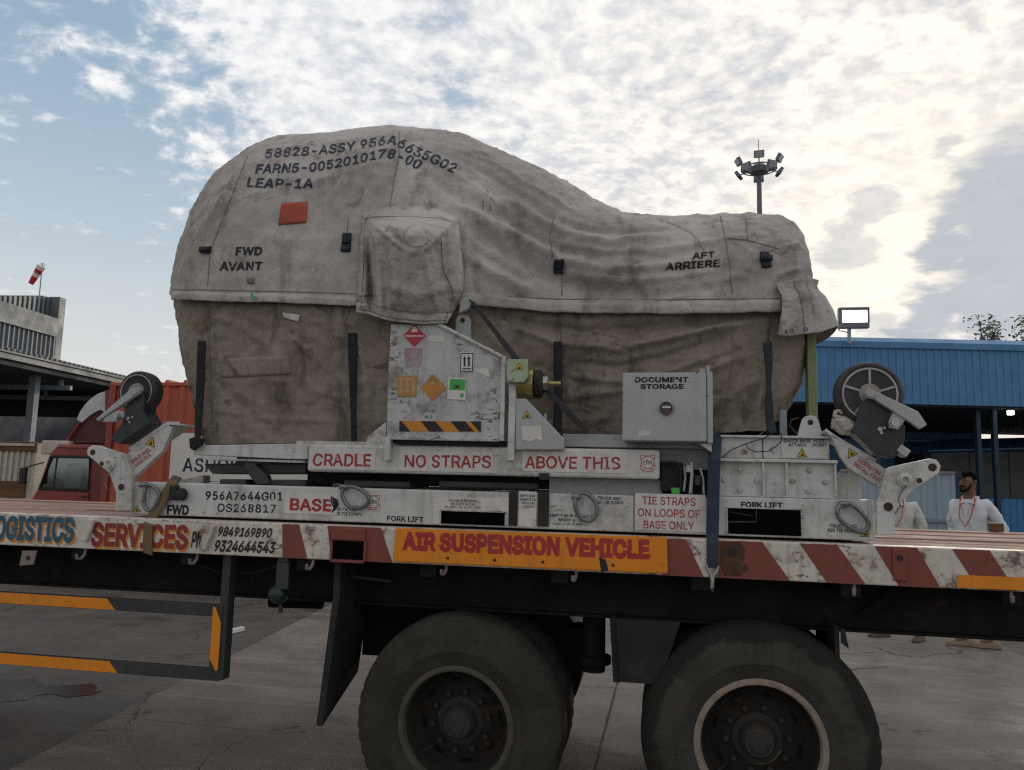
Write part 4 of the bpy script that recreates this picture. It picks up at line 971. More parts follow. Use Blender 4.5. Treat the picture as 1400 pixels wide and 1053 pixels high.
# cfm decals (round monogram in a red frame)
def cfm(x, y, s, Y, parent, word='cfm'):
    decal('logo_decal', x-s, y-s*1.08, x+s, y+s*1.28, Y, m_sticker, parent, th=.002)
    c = at(x, y, Y-.003)
    r = (at(x+s*.78, y, Y)-at(x, y, Y)).length
    part('logo_ring', MB().tube([c+Vector((r*math.cos(a), 0, r*math.sin(a))) for a in [k*math.pi/18 for k in range(36)]], .0017, 5, True), m_redp, parent)
    mb = MB(); k = .88
    for sx in (-1, 1):
        for sz in (-1, 1):
            q = [(sx*k, sz*.3), (sx*k, sz*k), (sx*.3, sz*k)]
            mb.tube([at(x+s*u, y-s*v, Y-.003) for u, v in q], .0015, 4)
    part('logo_frame', mb, m_redp, parent)
    txt('logo_lettering', word, x-s*.52, y-s*.34, x+s*.52, y+s*.3, Y-.002, m_lblk, parent, .004)
    part('logo_caption', MB().pbox(x-s*.75, y+s*1.05, x+s*.75, y+s*1.15, Y-.003, Y-.0021), m_redp, parent)
cfm(510, 686, 10, BY, base)

# right end of the base
RY = .10
blk = part('base_end', MB().box(at(982, 700, RY).x, at(1196, 700, RY).x, RY, 1.66, BZ0, zbr), m_white, stand, bev=.008)
part('fork_pocket_shade', MB().pbox(995.5, 696.5, 1095, 731.5, RY-.004, RY-.0005), m_void, blk)
part('pocket_lip', MB().pbox(993, 694, 1097.5, 696.2, RY-.012, RY-.0005).pbox(993, 696.4, 995.2, 732, RY-.012, RY-.0005).pbox(1095.3, 696.4, 1097.5, 732, RY-.012, RY-.0005), m_gpaint, blk, bev=.002)
part('pocket_brace', MB().tube([at(997, 713.5, RY-.008), at(1034, 713.5, RY-.008), at(1034, 698, RY-.008)], .004, 6).tube([at(998, 700, RY-.008), at(1030, 706, RY-.008)], .002, 5), m_charcoal, blk)
txt('stencil_lettering', 'FORK LIFT', 1013, 686, 1070, 694, RY, m_blackp, blk, .03, dy=1)
for s, x0, x1, y in (('TRUCK AND', 1134, 1171, 716.5), ('AIR TIE DOWN', 1131, 1173, 722.5)): txt('stencil_lettering', s, x0, y, x1, y+4.8, RY, m_blackp, blk, .016, dy=1)
tri(1183, 730, 8, RY, blk)
part('end_plate', MB().pbox(1188, 683, 1191, 738, RY-.006, RY-.0005), m_white, blk)
tie_ring([(1152, 690), (1161, 688), (1175, 698), (1187, 713), (1185, 724), (1176, 727), (1160, 720), (1147, 708), (1145, 696)], RY, blk)
# raised block with ribs and bolts
MY = .13
zm1 = at(1060, 629, MY).z; zm0 = zbr+.001
mid = part('shock_block', MB().box(at(980.5, 655, MY).x, at(1142, 655, MY).x, MY, 1.6, zm0, zm1), m_white, stand, bev=.005)
part('block_flange', MB().box(at(979, 655, MY).x, at(1144, 655, MY).x, MY-.035, MY-.001, zm1-.012, zm1+.003), m_white, mid, bev=.003)
part('block_flange', MB().box(at(979, 655, MY).x, at(1144, 655, MY).x, MY-.029, MY-.001, zm0+.0, zm0+.006), m_white, mid)
for px in (981, 1043, 1074.5, 1141):
    part('block_rib', MB().box(at(px-1.4, 655, MY).x, at(px+1.4, 655, MY).x, MY-.028, MY-.001, zm0+.007, zm1-.0125), m_white, mid, bev=.002)
for px, py in ((1012, 642), (990, 656), (1034, 657.5), (1012, 670), (1106, 643), (1083.5, 657.5), (1128, 659), (1105, 672)): bolt(px, py, .0095, MY, mid, m_gpaint)
part('rear_box', MB().pbox(1143.5, 648, 1178, 684, .22, .5), m_white, stand, bev=.004)

# ---- cradle
CY = .08
cz1, cz0 = at(780, 613, CY).z, at(780, 653, CY).z
beam = part('cradle_beam', MB().box(at(420, 632, CY).x, at(902, 635, CY).x, CY, CY+.16, cz0, cz1), m_white, stand, bev=.014, bseg=3)
lp = part('cradle_rail', MB().pprism([(263, 609), (402, 606.5), (420.5, 606.5), (420.5, 628), (399, 628), (264, 622)], .15, .32), m_white, stand, bev=.005)
part('rail_lip', MB().pprism([(264, 625.5), (417, 630), (417, 633), (286, 629)], .13, .3), m_gpaint, lp)
part('top_rail', MB().pbox(404, 605.0, 700, 613.5, .155, .32), m_white, stand, bev=.004)
part('top_rail', MB().pbox(769, 594.5, 973, 612.4, .20, .36), m_grey, stand, bev=.004)
part('rail_body', MB().pbox(700, 600, 985, 640, .26, .40), m_grey, stand)
part('far_cradle_rail', MB().box(at(263, 620, .15).x, at(1135, 620, .15).x, 1.40, 1.6, cz0, cz1), m_white, stand)
part('cross_beam', MB().box(at(300, 620, .15).x, at(300, 620, .15).x+.2, .33, 1.39, cz0+.03, cz1-.02), m_white, stand)
part('cross_beam', MB().box(at(880, 620, .15).x, at(880, 620, .15).x+.2, .41, 1.39, cz0+.03, cz1-.02), m_white, stand)
part('lower_channel', MB().pbox(420, 651, 900, 667, .22, .42), m_chassis, stand)
part('lower_channel', MB().pbox(751, 655, 905, 676, .20, .218), m_grey, stand)
for px0, px1 in ((300, 336), (364, 418), (470, 560), (600, 735)):
    part('shock_mount', MB().pbox(px0, 655.5+.012*(px0-300), px1, 664+.012*(px0-300), .14, .5), m_charcoal, stand, bev=.006)
part('shock_wedge', MB().pprism([(278, 634), (418, 634), (418, 648), (290, 648)], .18, .45), m_charcoal, stand, bev=.006)
part('shock_link', MB().pprism([(334, 634), (346, 634), (364, 650), (368, 662), (350, 662), (340, 650)], .12, .17), m_charcoal, stand, bev=.004)
part('base_cross_plate', MB().pprism([(232, 659), (278, 650), (278, 660), (240, 664)], .35, .42), m_white, stand)
decal('cradle_decal', 423, 614.5, 513, 642, CY, m_sticker, beam, th=.003)
decal('cradle_decal', 545, 617, 674, 645, CY, m_sticker, beam, th=.003)
decal('cradle_decal', 714, 617.5, 858, 646, CY, m_sticker, beam, th=.003)
txt('cradle_lettering', 'CRADLE', 427.5, 620, 507, 637, CY-.003, m_redp, beam, .014, dy=1)
txt('cradle_lettering', 'NO STRAPS', 553, 622, 671, 639, CY-.003, m_redp, beam, .010, dy=1.2)
txt('cradle_lettering', 'ABOVE THIS', 717.5, 623.5, 848, 640.5, CY-.003, m_redp, beam, .010, dy=1.6)
cfm(885.5, 632, 11, CY, beam)
part('beam_clip', MB().pbox(737, 647, 751, 656, CY-.006, CY-.0005), m_black, beam)
# right end of the cradle
UY = .15
ub = part('cradle_end', MB().box(at(982.5, 612, UY).x, at(1134, 612, UY).x, UY, 1.55, at(1060, 627.5, UY).z, at(1060, 596.5, UY).z), m_white, stand, bev=.005)
part('end_flange', MB().box(at(985, 612, UY).x, at(1134, 612, UY).x, UY-.022, UY-.001, at(1060, 599, UY).z, at(1060, 596, UY).z), m_white, ub, bev=.002)
part('end_seam', MB().pbox(1042.4, 599.5, 1043.6, 628, UY-.003, UY-.0003), m_dark, ub)
part('end_panel', MB().pbox(1068, 601, 1134, 627, UY-.006, UY-.0005), m_white, ub, bev=.002)
bolt(1057, 614, .012, UY-.0, ub)
txt('stencil_lettering', 'SHOCK BASE  HOIST', 1071, 600.5, 1131, 605.2, UY-.006, m_blackp, ub, .016)
txt('stencil_lettering', 'ATTACH     POINT', 1078, 606.2, 1130, 610.8, UY-.006, m_blackp, ub, .016)
tri(1096.5, 621, 8.2, UY-.006, ub)
hl = part('hoist_lug', MB().pprism([(1091, 596.3), (1097, 574), (1101, 569.5), (1108, 568), (1115, 569.5), (1119, 574), (1125, 596.3)], UY+.03, UY+.06), m_white, stand, bev=.004)
part('lug_hole', MB().pcyl(1108, 577.5, UY+.028, UY+.062, .013, 14), m_dark, hl)
part('cable', MB().tube([at(*p, .12) for p in ((986, 627), (1000, 615), (1020, 607), (1045, 599), (1060, 590))], .0025, 5), m_black, stand)
part('cable', MB().tube([at(*p, .115) for p in ((1019, 607), (1023, 614), (1035, 618), (1050, 617), (1062, 610), (1069, 602), (1068, 592))], .0025, 5), m_black, stand)
part('cable', MB().tube([at(*p, .25) for p in ((1092, 571), (1082, 574), (1079, 582), (1088, 592), (1092, 594))], .004, 6), m_dark, stand)
part('stay_post', MB().pbox(1067, 560, 1076, 597, .30, .34), m_col, stand)
part('green_post', MB().pbox(1104.5, 452, 1117, 572, .62, .70), M('post_green', (.22, .25, .13), .6, 0, .1, 5, .4, (.1, .1, .06), 6), stand, bev=.004)
# equipment in the gap below the document box
eq = part('valve_block', MB().pbox(903, 632, 934, 672, .16, .30), m_black, stand, bev=.005)
part('valve_frame', MB().tube([at(*p, .13) for p in ((902, 632), (925, 632), (931, 642), (931, 672))], .006, 6), m_dark, eq)
part('hose', MB().tube([at(*p, .12) for p in ((936, 638), (937, 655), (935, 672))], .006, 6), m_steel, eq)
part('hose', MB().tube([at(*p, .12) for p in ((945, 632), (946, 650), (944, 675))], .010, 8), m_steel, eq)
part('hose', MB().tube([at(*p, .125) for p in ((957, 640), (961, 655), (962, 676))], .006, 6), m_steel, eq)
part('fitting', MB().pbox(938, 636, 946, 646, .11, .15), m_steel, eq, bev=.003)
part('fitting', MB().pbox(950, 650, 958, 664, .11, .15), m_charcoal, eq, bev=.003)
part('green_tag', MB().pbox(918, 667, 929, 675, .10, .103), M('tag_green', (.06, .42, .06), .5, bump=0), eq)
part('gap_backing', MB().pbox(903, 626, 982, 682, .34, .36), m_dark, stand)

# ---- document box
DY = .03
dbx = part('document_box', MB().pbox(852, 511, 966, 604, DY, DY+.22), m_grey, stand, bev=.005)
part('box_lid', MB().pbox(851, 509.5, 966, 603, DY-.016, DY-.001), m_grey, dbx, bev=.004)
part('hinge_strip', MB().pbox(967, 508, 974.5, 606, DY-.012, DY+.22), m_grey, dbx, bev=.003)
kn = at(911, 558, DY-.016)
part('knob_rim', MB().lathe(kn, [(.034, -.001), (.034, -.012), (.028, -.014), (.025, -.004), (.0245, -.001)], 28), m_ring, dbx, smooth=True)
part('knob', MB().lathe(kn, [(.024, -.001), (.023, -.004), (.0005, -.0045)], 24), M('knob_maroon', (.12, .07, .07), .35, bump=0), dbx)
part('knob_bar', MB().box(kn.x-.02, kn.x+.02, kn.y-.012, kn.y-.005, kn.z-.001, kn.z+.008), m_sticker, dbx)
txt('stencil_lettering', 'DOCUMENT', 868, 515.5, 941, 523, DY-.016, m_blackp, dbx, .03, space=1.04)
txt('stencil_lettering', 'STORAGE', 875.5, 525, 935, 532, DY-.016, m_blackp, dbx, .03, space=1.04)
part('torn_label', MB().prism([at(x, y, DY-.0175) for x, y in ((873, 589), (880, 588), (886, 590), (890, 587), (889, 595), (880, 596), (873, 598))], (0, .001, 0)), m_sticker, dbx)
part('box_latch', MB().pbox(966, 500, 970, 508, DY, DY+.02).pbox(957, 504, 965, 509, DY+.02, DY+.05), m_steel, dbx)
part('box_bracket', MB().pprism([(956, 606.5), (973, 606.5), (973, 618)], DY+.01, DY+.05), m_white, dbx)

# ---- mount housing
HY = .05
hp = [(534, 443), (598, 443), (686, 488.5), (689.5, 603), (528, 599.5), (530, 520)]
hs = part('mount_housing', MB().pprism(hp, HY, HY+.26), m_gpaint, stand, bev=.006)
part('housing_edge', MB().tube([at(x, y, HY-.004) for x, y in ((600, 444), (687, 488.5))], .011, 8), m_gpaint, hs, smooth=True)
part('housing_edge', MB().pbox(684, 487, 690, 603, HY-.010, HY-.0005), m_white, hs, bev=.003)
part('housing_sill', MB().pprism([(533, 596), (682, 600), (682, 604), (533, 601)], HY-.014, HY-.0005), m_gpaint, hs, bev=.003)
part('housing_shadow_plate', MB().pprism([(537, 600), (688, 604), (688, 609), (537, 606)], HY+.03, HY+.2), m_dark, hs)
part('hazard_strip', MB().pbox(546, 576, 657.5, 590, HY-.002, HY-.0003), M('hazard_orange', (.58, .22, .02), .5, grime=.3, bump=0), hs)
for k in range(4):
    x = 546+k*20.5*2-20
    q = [(max(546, x+8), 576), (min(657.5, x+28), 576), (min(657.5, x+40), 590), (max(546, x+20), 590)]
    if k == 3: q = [(643, 576), (657.5, 576), (657.5, 590), (655, 590)]
    if k == 0: q = [(546, 576), (549, 576), (561, 590), (546, 590)]
    part('hazard_bar', MB().prism([at(a, b, HY-.0032) for a, b in q], (0, .001, 0)), m_lblk, hs)
m_pred = M('placard_red', (.42, .03, .055), .45, grime=.15, bump=0); m_por = M('placard_orange', (.48, .21, .05), .55, grime=.5, gs=12, chips=.8, bump=0)
m_tan = M('faded_tan', (.45, .30, .15), .6, grime=.4, gs=10, bump=0); m_grn = M('label_green', (.06, .38, .09), .5, grime=.15, bump=0)
def diamond(x, y, s, mat, dy): return MB().prism([at(x+a*s, y+b*s, HY-dy) for a, b in ((0, -1), (1, 0), (0, 1), (-1, 0))], (0, .0012, 0))
dm = part('hazard_diamond', diamond(566.5, 459, 17.5, m_sticker, .003), m_sticker, hs)
part('diamond_face', diamond(566.5, 459, 16, m_pred, .0044), m_pred, hs)
part('flame_symbol', MB().prism([at(566.5+a, 451+b, HY-.0056) for a, b in ((-4, 3), (-4.5, -1), (-2.5, 0), (-2, -5), (0, -2), (1.5, -6), (2.5, -1), (4.5, -2), (4, 3))], (0, .0009, 0)), m_sticker, hs)
part('diamond_band', MB().prism([at(566.5+a, 459.5+b, HY-.0056) for a, b in ((-13, -.8), (13, -.8), (13, .8), (-13, .8))], (0, .0009, 0)), m_sticker, hs)
part('torn_label', MB().prism([at(x, y, HY-.0018) for x, y in ((553, 476), (578, 476), (577, 498), (570, 503), (566, 498), (556, 505), (553, 500))], (0, .0014, 0)), M('label_residue', (.36, .30, .32), .7, grime=.6, gs=14, gcol=(.20, .04, .06), bump=0), hs)
part('torn_label', MB().prism([at(x, y, HY-.0018) for x, y in ((584, 460), (608, 459), (607, 469), (585, 466))], (0, .0014, 0)), m_sticker, hs)
part('torn_label', MB().prism([at(x, y, HY-.0017) for x, y in ((648, 505), (667, 503), (670, 516), (662, 513), (655, 510))], (0, .0014, 0)), m_sticker, hs)
def arrows(x, y, w, h, edge, inner, face):
    part('arrow_label', MB().pbox(x-w, y-h, x+w, y+h, HY-.003, HY-.0018), face, hs)
    part('arrow_border', MB().pbox(x-w+1, y-h+1, x+w-1, y+h-1, HY-.0042, HY-.0032), edge, hs)
    part('arrow_field', MB().pbox(x-w+2.3, y-h+2.3, x+w-2.3, y+h-2.3, HY-.0054, HY-.0044), face, hs)
    for s in (-1, 1):
        cx = x+s*w*.30; a = w*.22; t = y-h*.62
        part('arrow', MB().prism([at(cx+u, t+v, HY-.0066) for u, v in ((0, 0), (a, h*.28), (a*.55, h*.28), (a*.55, h*1.02), (-a*.55, h*1.02), (-a*.55, h*.28), (-a, h*.28))], (0, .0009, 0)), inner, hs)
    part('arrow_bar', MB().pbox(x-w*.6, y+h*.58, x+w*.6, y+h*.68, HY-.0066, HY-.0057), inner, hs)
arrows(638, 495.5, 9.8, 13.8, m_lblk, m_lblk, m_sticker)
arrows(556.5, 528, 13.5, 14.5, m_por, m_por, m_tan)
part('hazard_diamond', diamond(592, 530, 18, m_por, .003), m_por, hs)
part('flame_symbol', MB().prism([at(592+a, 524+b, HY-.0044) for a, b in ((-4, 3), (-4.5, -1), (-2.5, 0), (-2, -5), (0, -2), (1.5, -6), (2.5, -1), (4.5, -2), (4, 3))], (0, .0009, 0)), m_tan, hs)
part('paper_label', MB().prism([at(x, y, HY-.0036) for x, y in ((613, 516), (637, 517), (636.5, 547), (611, 546))], (0, .0016, 0)), m_sticker, hs)
part('green_field', MB().prism([at(x, y, HY-.0048) for x, y in ((615.5, 518), (636.5, 519), (635.5, 533.5), (614, 533))], (0, .001, 0)), m_grn, hs)
txt('label_lettering', 'OK', 620.5, 526, 628.5, 531, HY-.0048, m_lblk, hs, .02)
part('green_field', MB().pbox(629, 538, 633.5, 543, HY-.0047, HY-.0037), m_grn, hs)
for s, x0, x1, y in (('LIFT HERE', 578, 594, 560), ('N.2', 581, 591, 568)): txt('stencil_lettering', s, x0, y, x1, y+4, HY, m_blackp, hs, .0)
# brackets left and right of the housing
part('side_bracket', MB().pprism([(500, 606), (503, 597), (526, 578), (528, 578), (528, 628), (502, 628)], .10, .14), m_white, stand, bev=.003)
part('bracket_foot', MB().pbox(525.5, 598, 533, 630, .04, .0785), m_white, stand, bev=.003)
part('bracket_pillar', MB().pbox(695, 516, 704, 630, .04, .0785), m_white, stand, bev=.003)
gs_ = part('gusset', MB().pprism([(704.5, 545), (719, 545), (771, 600), (771, 615), (704.5, 615)], .045, .078), m_grey, stand, bev=.004)
tri(720, 568, 7.4, .045, gs_)
part('torn_label', MB().prism([at(x, y, .0435) for x, y in ((713, 583), (740, 582), (741, 603), (733, 600), (724, 604), (714, 601))], (0, .001, 0)), m_sticker, gs_)
part('gusset_pin', MB().cyl(at(746, 566, .06), at(746, 576, .06), .008, 8), m_steel, gs_)
ml = part('mount_lug', MB().pprism([(622, 470), (623, 437), (626, 431.5), (632, 429.5), (639, 431), (642.5, 436), (643, 480), (630, 474)], HY+.10, HY+.13), m_grey, stand, bev=.003)
part('lug_hole', MB().pcyl(632.5, 438, HY+.098, HY+.132, .0125, 14), m_dark, ml)
m_gold = M('zinc_yellow', (.36, .31, .13), .35, .75, .25, 9, .35, (.12, .12, .07), 8)
m_zgrn = M('zinc_green', (.30, .36, .24), .38, .55, .25, 7, .3, (.25, .3, .3), 7)
mp = part('trunnion_plate', MB().pprism([(693, 491), (722, 491), (722, 516), (716, 523), (693, 523)], .0, .035), m_zgrn, stand, bev=.003)
bolt(698.5, 505.5, .009, 0, mp); bolt(698.5, 518, .009, 0, mp)
tri(709.5, 502.5, 7, 0, mp)
tc = at(708, 525, .12)
tr = part('trunnion', MB().lathe(tc, [(.05, 0), (.078, .005), (.078, .085), (.06, .09)], 28, (1, 0, 0)), m_gold, stand, smooth=True)
part('rubber_collar', MB().lathe(tc, [(.06, .091), (.072, .095), (.072, .12), (.05, .13)], 28, (1, 0, 0)), m_black, tr, smooth=True)
part('trunnion_bolt', MB().lathe(tc, [(.03, .131), (.03, .16), (.014, .161), (.014, .215), (.012, .22)], 6, (1, 0, 0)), m_gold, tr)
part('trunnion_nut', MB().lathe(tc, [(.04, .131), (.04, .155), (.03, .158)], 6, (1, 0, 0)), m_steel, tr)
# dark diagonal stays of the frame in front of the cover
m_stay = M('stay_black', (.022, .023, .027), .6, 0, .2, 6, .3, (.07, .06, .05), 5)
part('diagonal_stay', MB().prism([at(x, y, .10) for x, y in ((640, 408), (649, 413), (712, 492), (704, 496))], (0, .03, 0)), m_stay, stand, bev=.003)
part('diagonal_stay', MB().prism([at(x, y, .12) for x, y in ((738, 530), (746, 526), (806, 588), (800, 594))], (0, .03, 0)), m_stay, stand, bev=.003)
part('diagonal_stay', MB().pprism([(630, 409), (641, 405), (645, 414), (640, 422), (627, 428)], .11, .14), m_grey, stand, bev=.003)

# ---- folded caster arms
m_ctyre = M('caster_tyre', (.035, .036, .038), .65, 0, .15, 9, .35, (.10, .09, .08), 7)
m_crim = M('caster_rim', (.30, .275, .255), .55, .3, .2, 9, .4, (.06, .05, .04), 9)
m_cedge = M('rim_edge', (.36, .35, .33), .45, .5, .1, 9, .3)
def caster(lug, lugY, arm, armY, tray, wc, R, rim, spokes, fork, bar, bracket, brbolt, holes, boss, words, tpos, trot):
    a = part('caster_arm', MB().pprism(arm, armY, armY+.035), m_white, stand, bev=.004)
    part('tray', MB().tube([at(x, y, armY+.01) for x, y in tray], .008, 6).prism([at(x, y, armY-.0) for x, y in tray]+[at(x+.8, y+2.4, armY) for x, y in tray[::-1]], (0, .22, 0)), m_white, a)
    part('lug_plate', MB().pprism(lug, lugY, lugY+.03), m_white, a, bev=.004)
    for x, y, r in holes: part('pin_hole', MB().pcyl(x, y, lugY-.002, lugY-.0002, r, 16), M('hole_rust', (.05, .03, .02), .8) if 'hole_rust' not in bpy.data.materials else bpy.data.materials['hole_rust'], a)
    c = at(boss[0], boss[1], lugY)
    part('boss', MB().lathe(c, [(.033, -.0005), (.033, -.010), (.024, -.014), (.020, -.022), (.014, -.022), (.012, -.012), (.0005, -.011)], 26), m_white, a, smooth=True)
    part('pin_lanyard', MB().tube([at(x, y, lugY-.015) for x, y in ((boss[0]+3, boss[1]+8), (boss[0]-4, boss[1]+16), (boss[0]-8, boss[1]+27), (boss[0]-5, boss[1]+35), (boss[0]-12, boss[1]+46))], .0032, 5), m_ring, a)
    wx = at(wc[0], wc[1], armY-.02); wd = .085
    w = part('caster_wheel', MB().lathe(wx, [(rim+.002, .004), (R*.9, .0), (R*.985, .010), (R, .022), (R, wd-.022), (R*.985, wd-.01), (R*.9, wd), (rim, wd-.004)], 56), m_ctyre, a, smooth=True)
    part('rim_edge', MB().lathe(wx, [(rim, .016), (rim, -.001), (rim*.93, -.001), (rim*.91, .016)], 48), m_cedge, a, smooth=True)
    part('wheel_disc', MB().lathe(wx, [(rim*.93, .017), (rim*.5, .012), (.05, .008), (.045, -.004), (.0005, -.005)], 40), m_crim, a, smooth=True)
    for k in range(spokes):
        an = .3+2*math.pi*k/spokes; dr = Vector((math.cos(an), 0, math.sin(an))); sd = Vector((-math.sin(an), 0, math.cos(an)))
        part('spoke', MB().obox(wx+dr*rim*.6+Vector((0, .008, 0)), dr, sd, (0, 1, 0), rim*.31, .005, .009), m_cedge, a)
    fk = part('caster_fork', MB().pprism(fork, armY-.05, armY-.03).pprism(fork[:1]+fork[1:], armY+.085, armY+.10), m_charcoal, a, bev=.005)
    part('fork_body', MB().pprism([p for p in fork[1:]], armY-.029, armY+.084), m_charcoal, a)
    part('brake_bar', MB().pprism(bar, armY-.085, armY-.055), m_grey, a, bev=.004)
    bolt(wc[0], wc[1], .017, armY-.085, a, m_grey, .016)
    part('brake_bracket', MB().pprism(bracket, armY-.075, armY-.051), m_grey, a, bev=.004)
    bolt(brbolt[0], brbolt[1], .018, armY-.076, a, m_steel, .02)
    fc = [sum(p[0] for p in fork)/len(fork), sum(p[1] for p in fork)/len(fork)]
    for dx, dy, rr in ((-3, 4, .011), (-1, 9, .007), (3, 2, .006)):
        q = at(fc[0]+dx, fc[1]+dy, armY-.05); part('fork_screw', MB().cyl(q, q+Vector((0, -.006, 0)), rr, 10), m_steel, a)
    tri(tpos[0], tpos[1], 8.5, armY, a, trot)
    # warning words along the arm, tilted with it
    me, co = txt_mesh(words[0], .01)
    for i, s in enumerate(words[:2]):
        me, co = txt_mesh(s, .012); x0, y0, ang, ln, h = words[2+i]
        ex = Vector((math.cos(ang), -math.sin(ang))); ez = Vector((math.sin(ang), math.cos(ang)))
        pts = np.array([at(x0+ex.x*ln*u-ez.x*h*v, y0+ex.y*ln*u-ez.y*h*v, armY-.0015)-Vector(stand.location) for u, v in co[:, :2]], np.float32)
        me.vertices.foreach_set('co', pts.ravel()); me.materials.clear(); link('arm_lettering', me, m_redp, a)
    return a
LUGL = [(118.5, 618), (120, 612), (126, 609), (134, 609.5), (172, 621.5), (177, 640), (179.5, 657), (179.5, 698), (158, 698), (158, 673), (152, 655), (147, 645), (125, 627), (120, 623)]
caster(LUGL, .07, [(169, 642), (173, 622), (181, 613), (229, 581), (236, 584), (222, 617), (190, 647), (178, 660)], .10,
       [(177, 613.5), (228, 578.5), (245, 579)], (186, 535.5), .117, .098, 0,
       [(184, 528), (194, 534), (197, 548), (195, 562), (205, 579), (163, 607), (152, 601), (156, 592), (168, 578), (172, 555)],
       [(178, 532.5), (187, 529), (191, 532), (189, 538), (133, 576), (131, 573)], [(143, 570), (158, 561), (167, 562), (168, 570), (158, 577), (140, 577)], (160, 570),
       [(126.5, 618.5, .016), (139, 634, .012), (165.5, 666, .018)], (151.5, 633.5),
       ['! LOWER IF WHEEL', 'KEY LOCKING PIN IN', (176, 638, math.radians(35), 38, 5.5), (178, 645, math.radians(36), 36, 5.5)], (206, 605.5), math.radians(20))
LUGR = [(1199, 688), (1205, 668), (1211, 642), (1216, 639), (1272, 627), (1281, 629), (1286.5, 637), (1284, 647), (1247, 671), (1231, 690), (1224, 706), (1223, 731.5), (1199, 731.5)]
caster(LUGR, .06, [(1134, 591), (1143, 596), (1150, 600), (1211, 641.5), (1205, 669), (1161, 641), (1150, 626)], .09,
       [(1128, 588), (1144, 599), (1197, 629)], (1189.5, 538.5), .150, .122, 5,
       [(1178, 551), (1195, 535), (1211, 549), (1238, 584), (1236, 608), (1224, 626), (1199, 621), (1166, 590)],
       [(1183, 538), (1188, 530.5), (1256, 563), (1268, 581), (1258, 587), (1247, 579)], [(1217, 573), (1222, 563), (1230, 563), (1240, 572), (1228, 588), (1216, 585)], (1222, 578),
       [(1275, 639, .018), (1257, 657, .012), (1214.5, 693, .020)], (1236, 656.5),
       ['LOCKING PINS', 'INSTALL FIRST', (1172, 631, math.radians(-33), 36, 5.5), (1166, 636, math.radians(-34), 44, 5.5)], (1164, 620), math.radians(-25))
part('caster_foot', MB().obox(at(1232, 617, .07), (.8, 0, -.6), (0, 1, 0), (.6, 0, .8), .025, .04, .018), m_steel, stand, bev=.003)
# ================================================================== canvas cover over the engine
def canvas(name, col, stain, amt, dark, damt, seed):
    mt = bpy.data.materials.new(name); mt.use_nodes = True; nt = mt.node_tree; nt.nodes.clear(); g = G(nt)
    v0 = g.n('ShaderNodeTexCoord').outputs['Object']; v = g.vm('ADD', v0, (seed, seed*.7, seed*1.3))
    c = g.mix(g.ss(g.noise(v, 1.6, 8, .66), .33, .68), tuple(x*.82 for x in col), tuple(min(1, x*1.15) for x in col))
    c = g.mix(g.ss(g.noise(v, 2.4, 9, .7, .4), .45, .68, 0, amt), c, stain)
    c = g.mix(g.ss(g.noise(g.map(v, (3, 3, .8), rot=(0, .35, 0)), 2.2, 8, .68), .50, .72, 0, damt), c, dark)
    c = g.mix(g.ss(g.noise(v, 9, 8, .72), .55, .74, 0, damt*.9), c, dark)
    sc = g.n('ShaderNodeTexNoise', {'Vector': g.map(v, (1, 1, 1.7), rot=(0, .6, 0)), 'Scale': 4.0, 'Detail': 8, 'Roughness': .62}, noise_type='RIDGED_MULTIFRACTAL').outputs['Fac']
    c = g.mix(g.ss(sc, .95, 1.5, 0, .35), c, dark)
    c = g.mix(g.ss(g.noise(v, 70, 3, .6), .60, .75, 0, .30), c, dark)
    c = g.mix(g.ss(g.noise(g.map(v, (1, 1, 1.4), rot=(0, -.5, 0)), 5.5, 9, .75, .8), .56, .66, 0, .5), c, tuple(min(1, x*1.22) for x in col))
    c = g.mix(g.ss(g.noise(v, 3.3, 9, .74, 1.2), .585, .64, 0, damt*.75), c, dark)
    c = g.mix(g.ss(g.noise(g.map(v, (14, 14, 1.2), rot=(0, .12, 0)), 1.3, 6, .6), .60, .72, 0, .35), c, stain)
    c = g.mix(g.ss(g.noise(v, 160, 2, .5), .66, .72, 0, .5), c, dark)
    b = g.n('ShaderNodeBsdfPrincipled', {'Base Color': c, 'Roughness': .82, 'Specular IOR Level': .22})
    h = g.m('ADD', g.m('MULTIPLY', sc, .55), g.m('ADD', g.m('MULTIPLY', g.noise(v, 14, 6, .6), .45), g.m('MULTIPLY', g.noise(v, 150, 2, .6), .10)))
    bn = g.n('ShaderNodeBump', {'Strength': .8, 'Distance': .03, 'Height': h}); nt.links.new(bn.outputs[0], b.inputs['Normal'])
    nt.links.new(b.outputs[0], g.n('ShaderNodeOutputMaterial').inputs[0]); return mt
m_cup = canvas('canvas_grey', (.445, .418, .40), (.26, .212, .175), .6, (.112, .10, .092), .7, 0)
m_clo = canvas('canvas_brown', (.275, .235, .195), (.155, .118, .09), .75, (.058, .047, .039), .85, 3.3)
m_web = M('webbing_black', (.012, .014, .018), .8, 0, .2, 20, .25, (.06, .055, .05), 9, bump=.3, bs=200)
m_tab = M('tab_navy', (.014, .022, .035), .7, 0, .2, 15, .2, (.06, .06, .06), 9, bump=.3, bs=200)
m_thr = M('seam_thread', (.22, .20, .18), .9, 0, .2, 30, grime=.6, gs=8, bump=0)

YC = .95
cov = thing('engine_cover', 'dirty grey canvas cover draped over the engine, stencilled FWD and AFT', 'canvas cover', tuple(at(690, 600, YC)))
CO = np.array(cov.location)

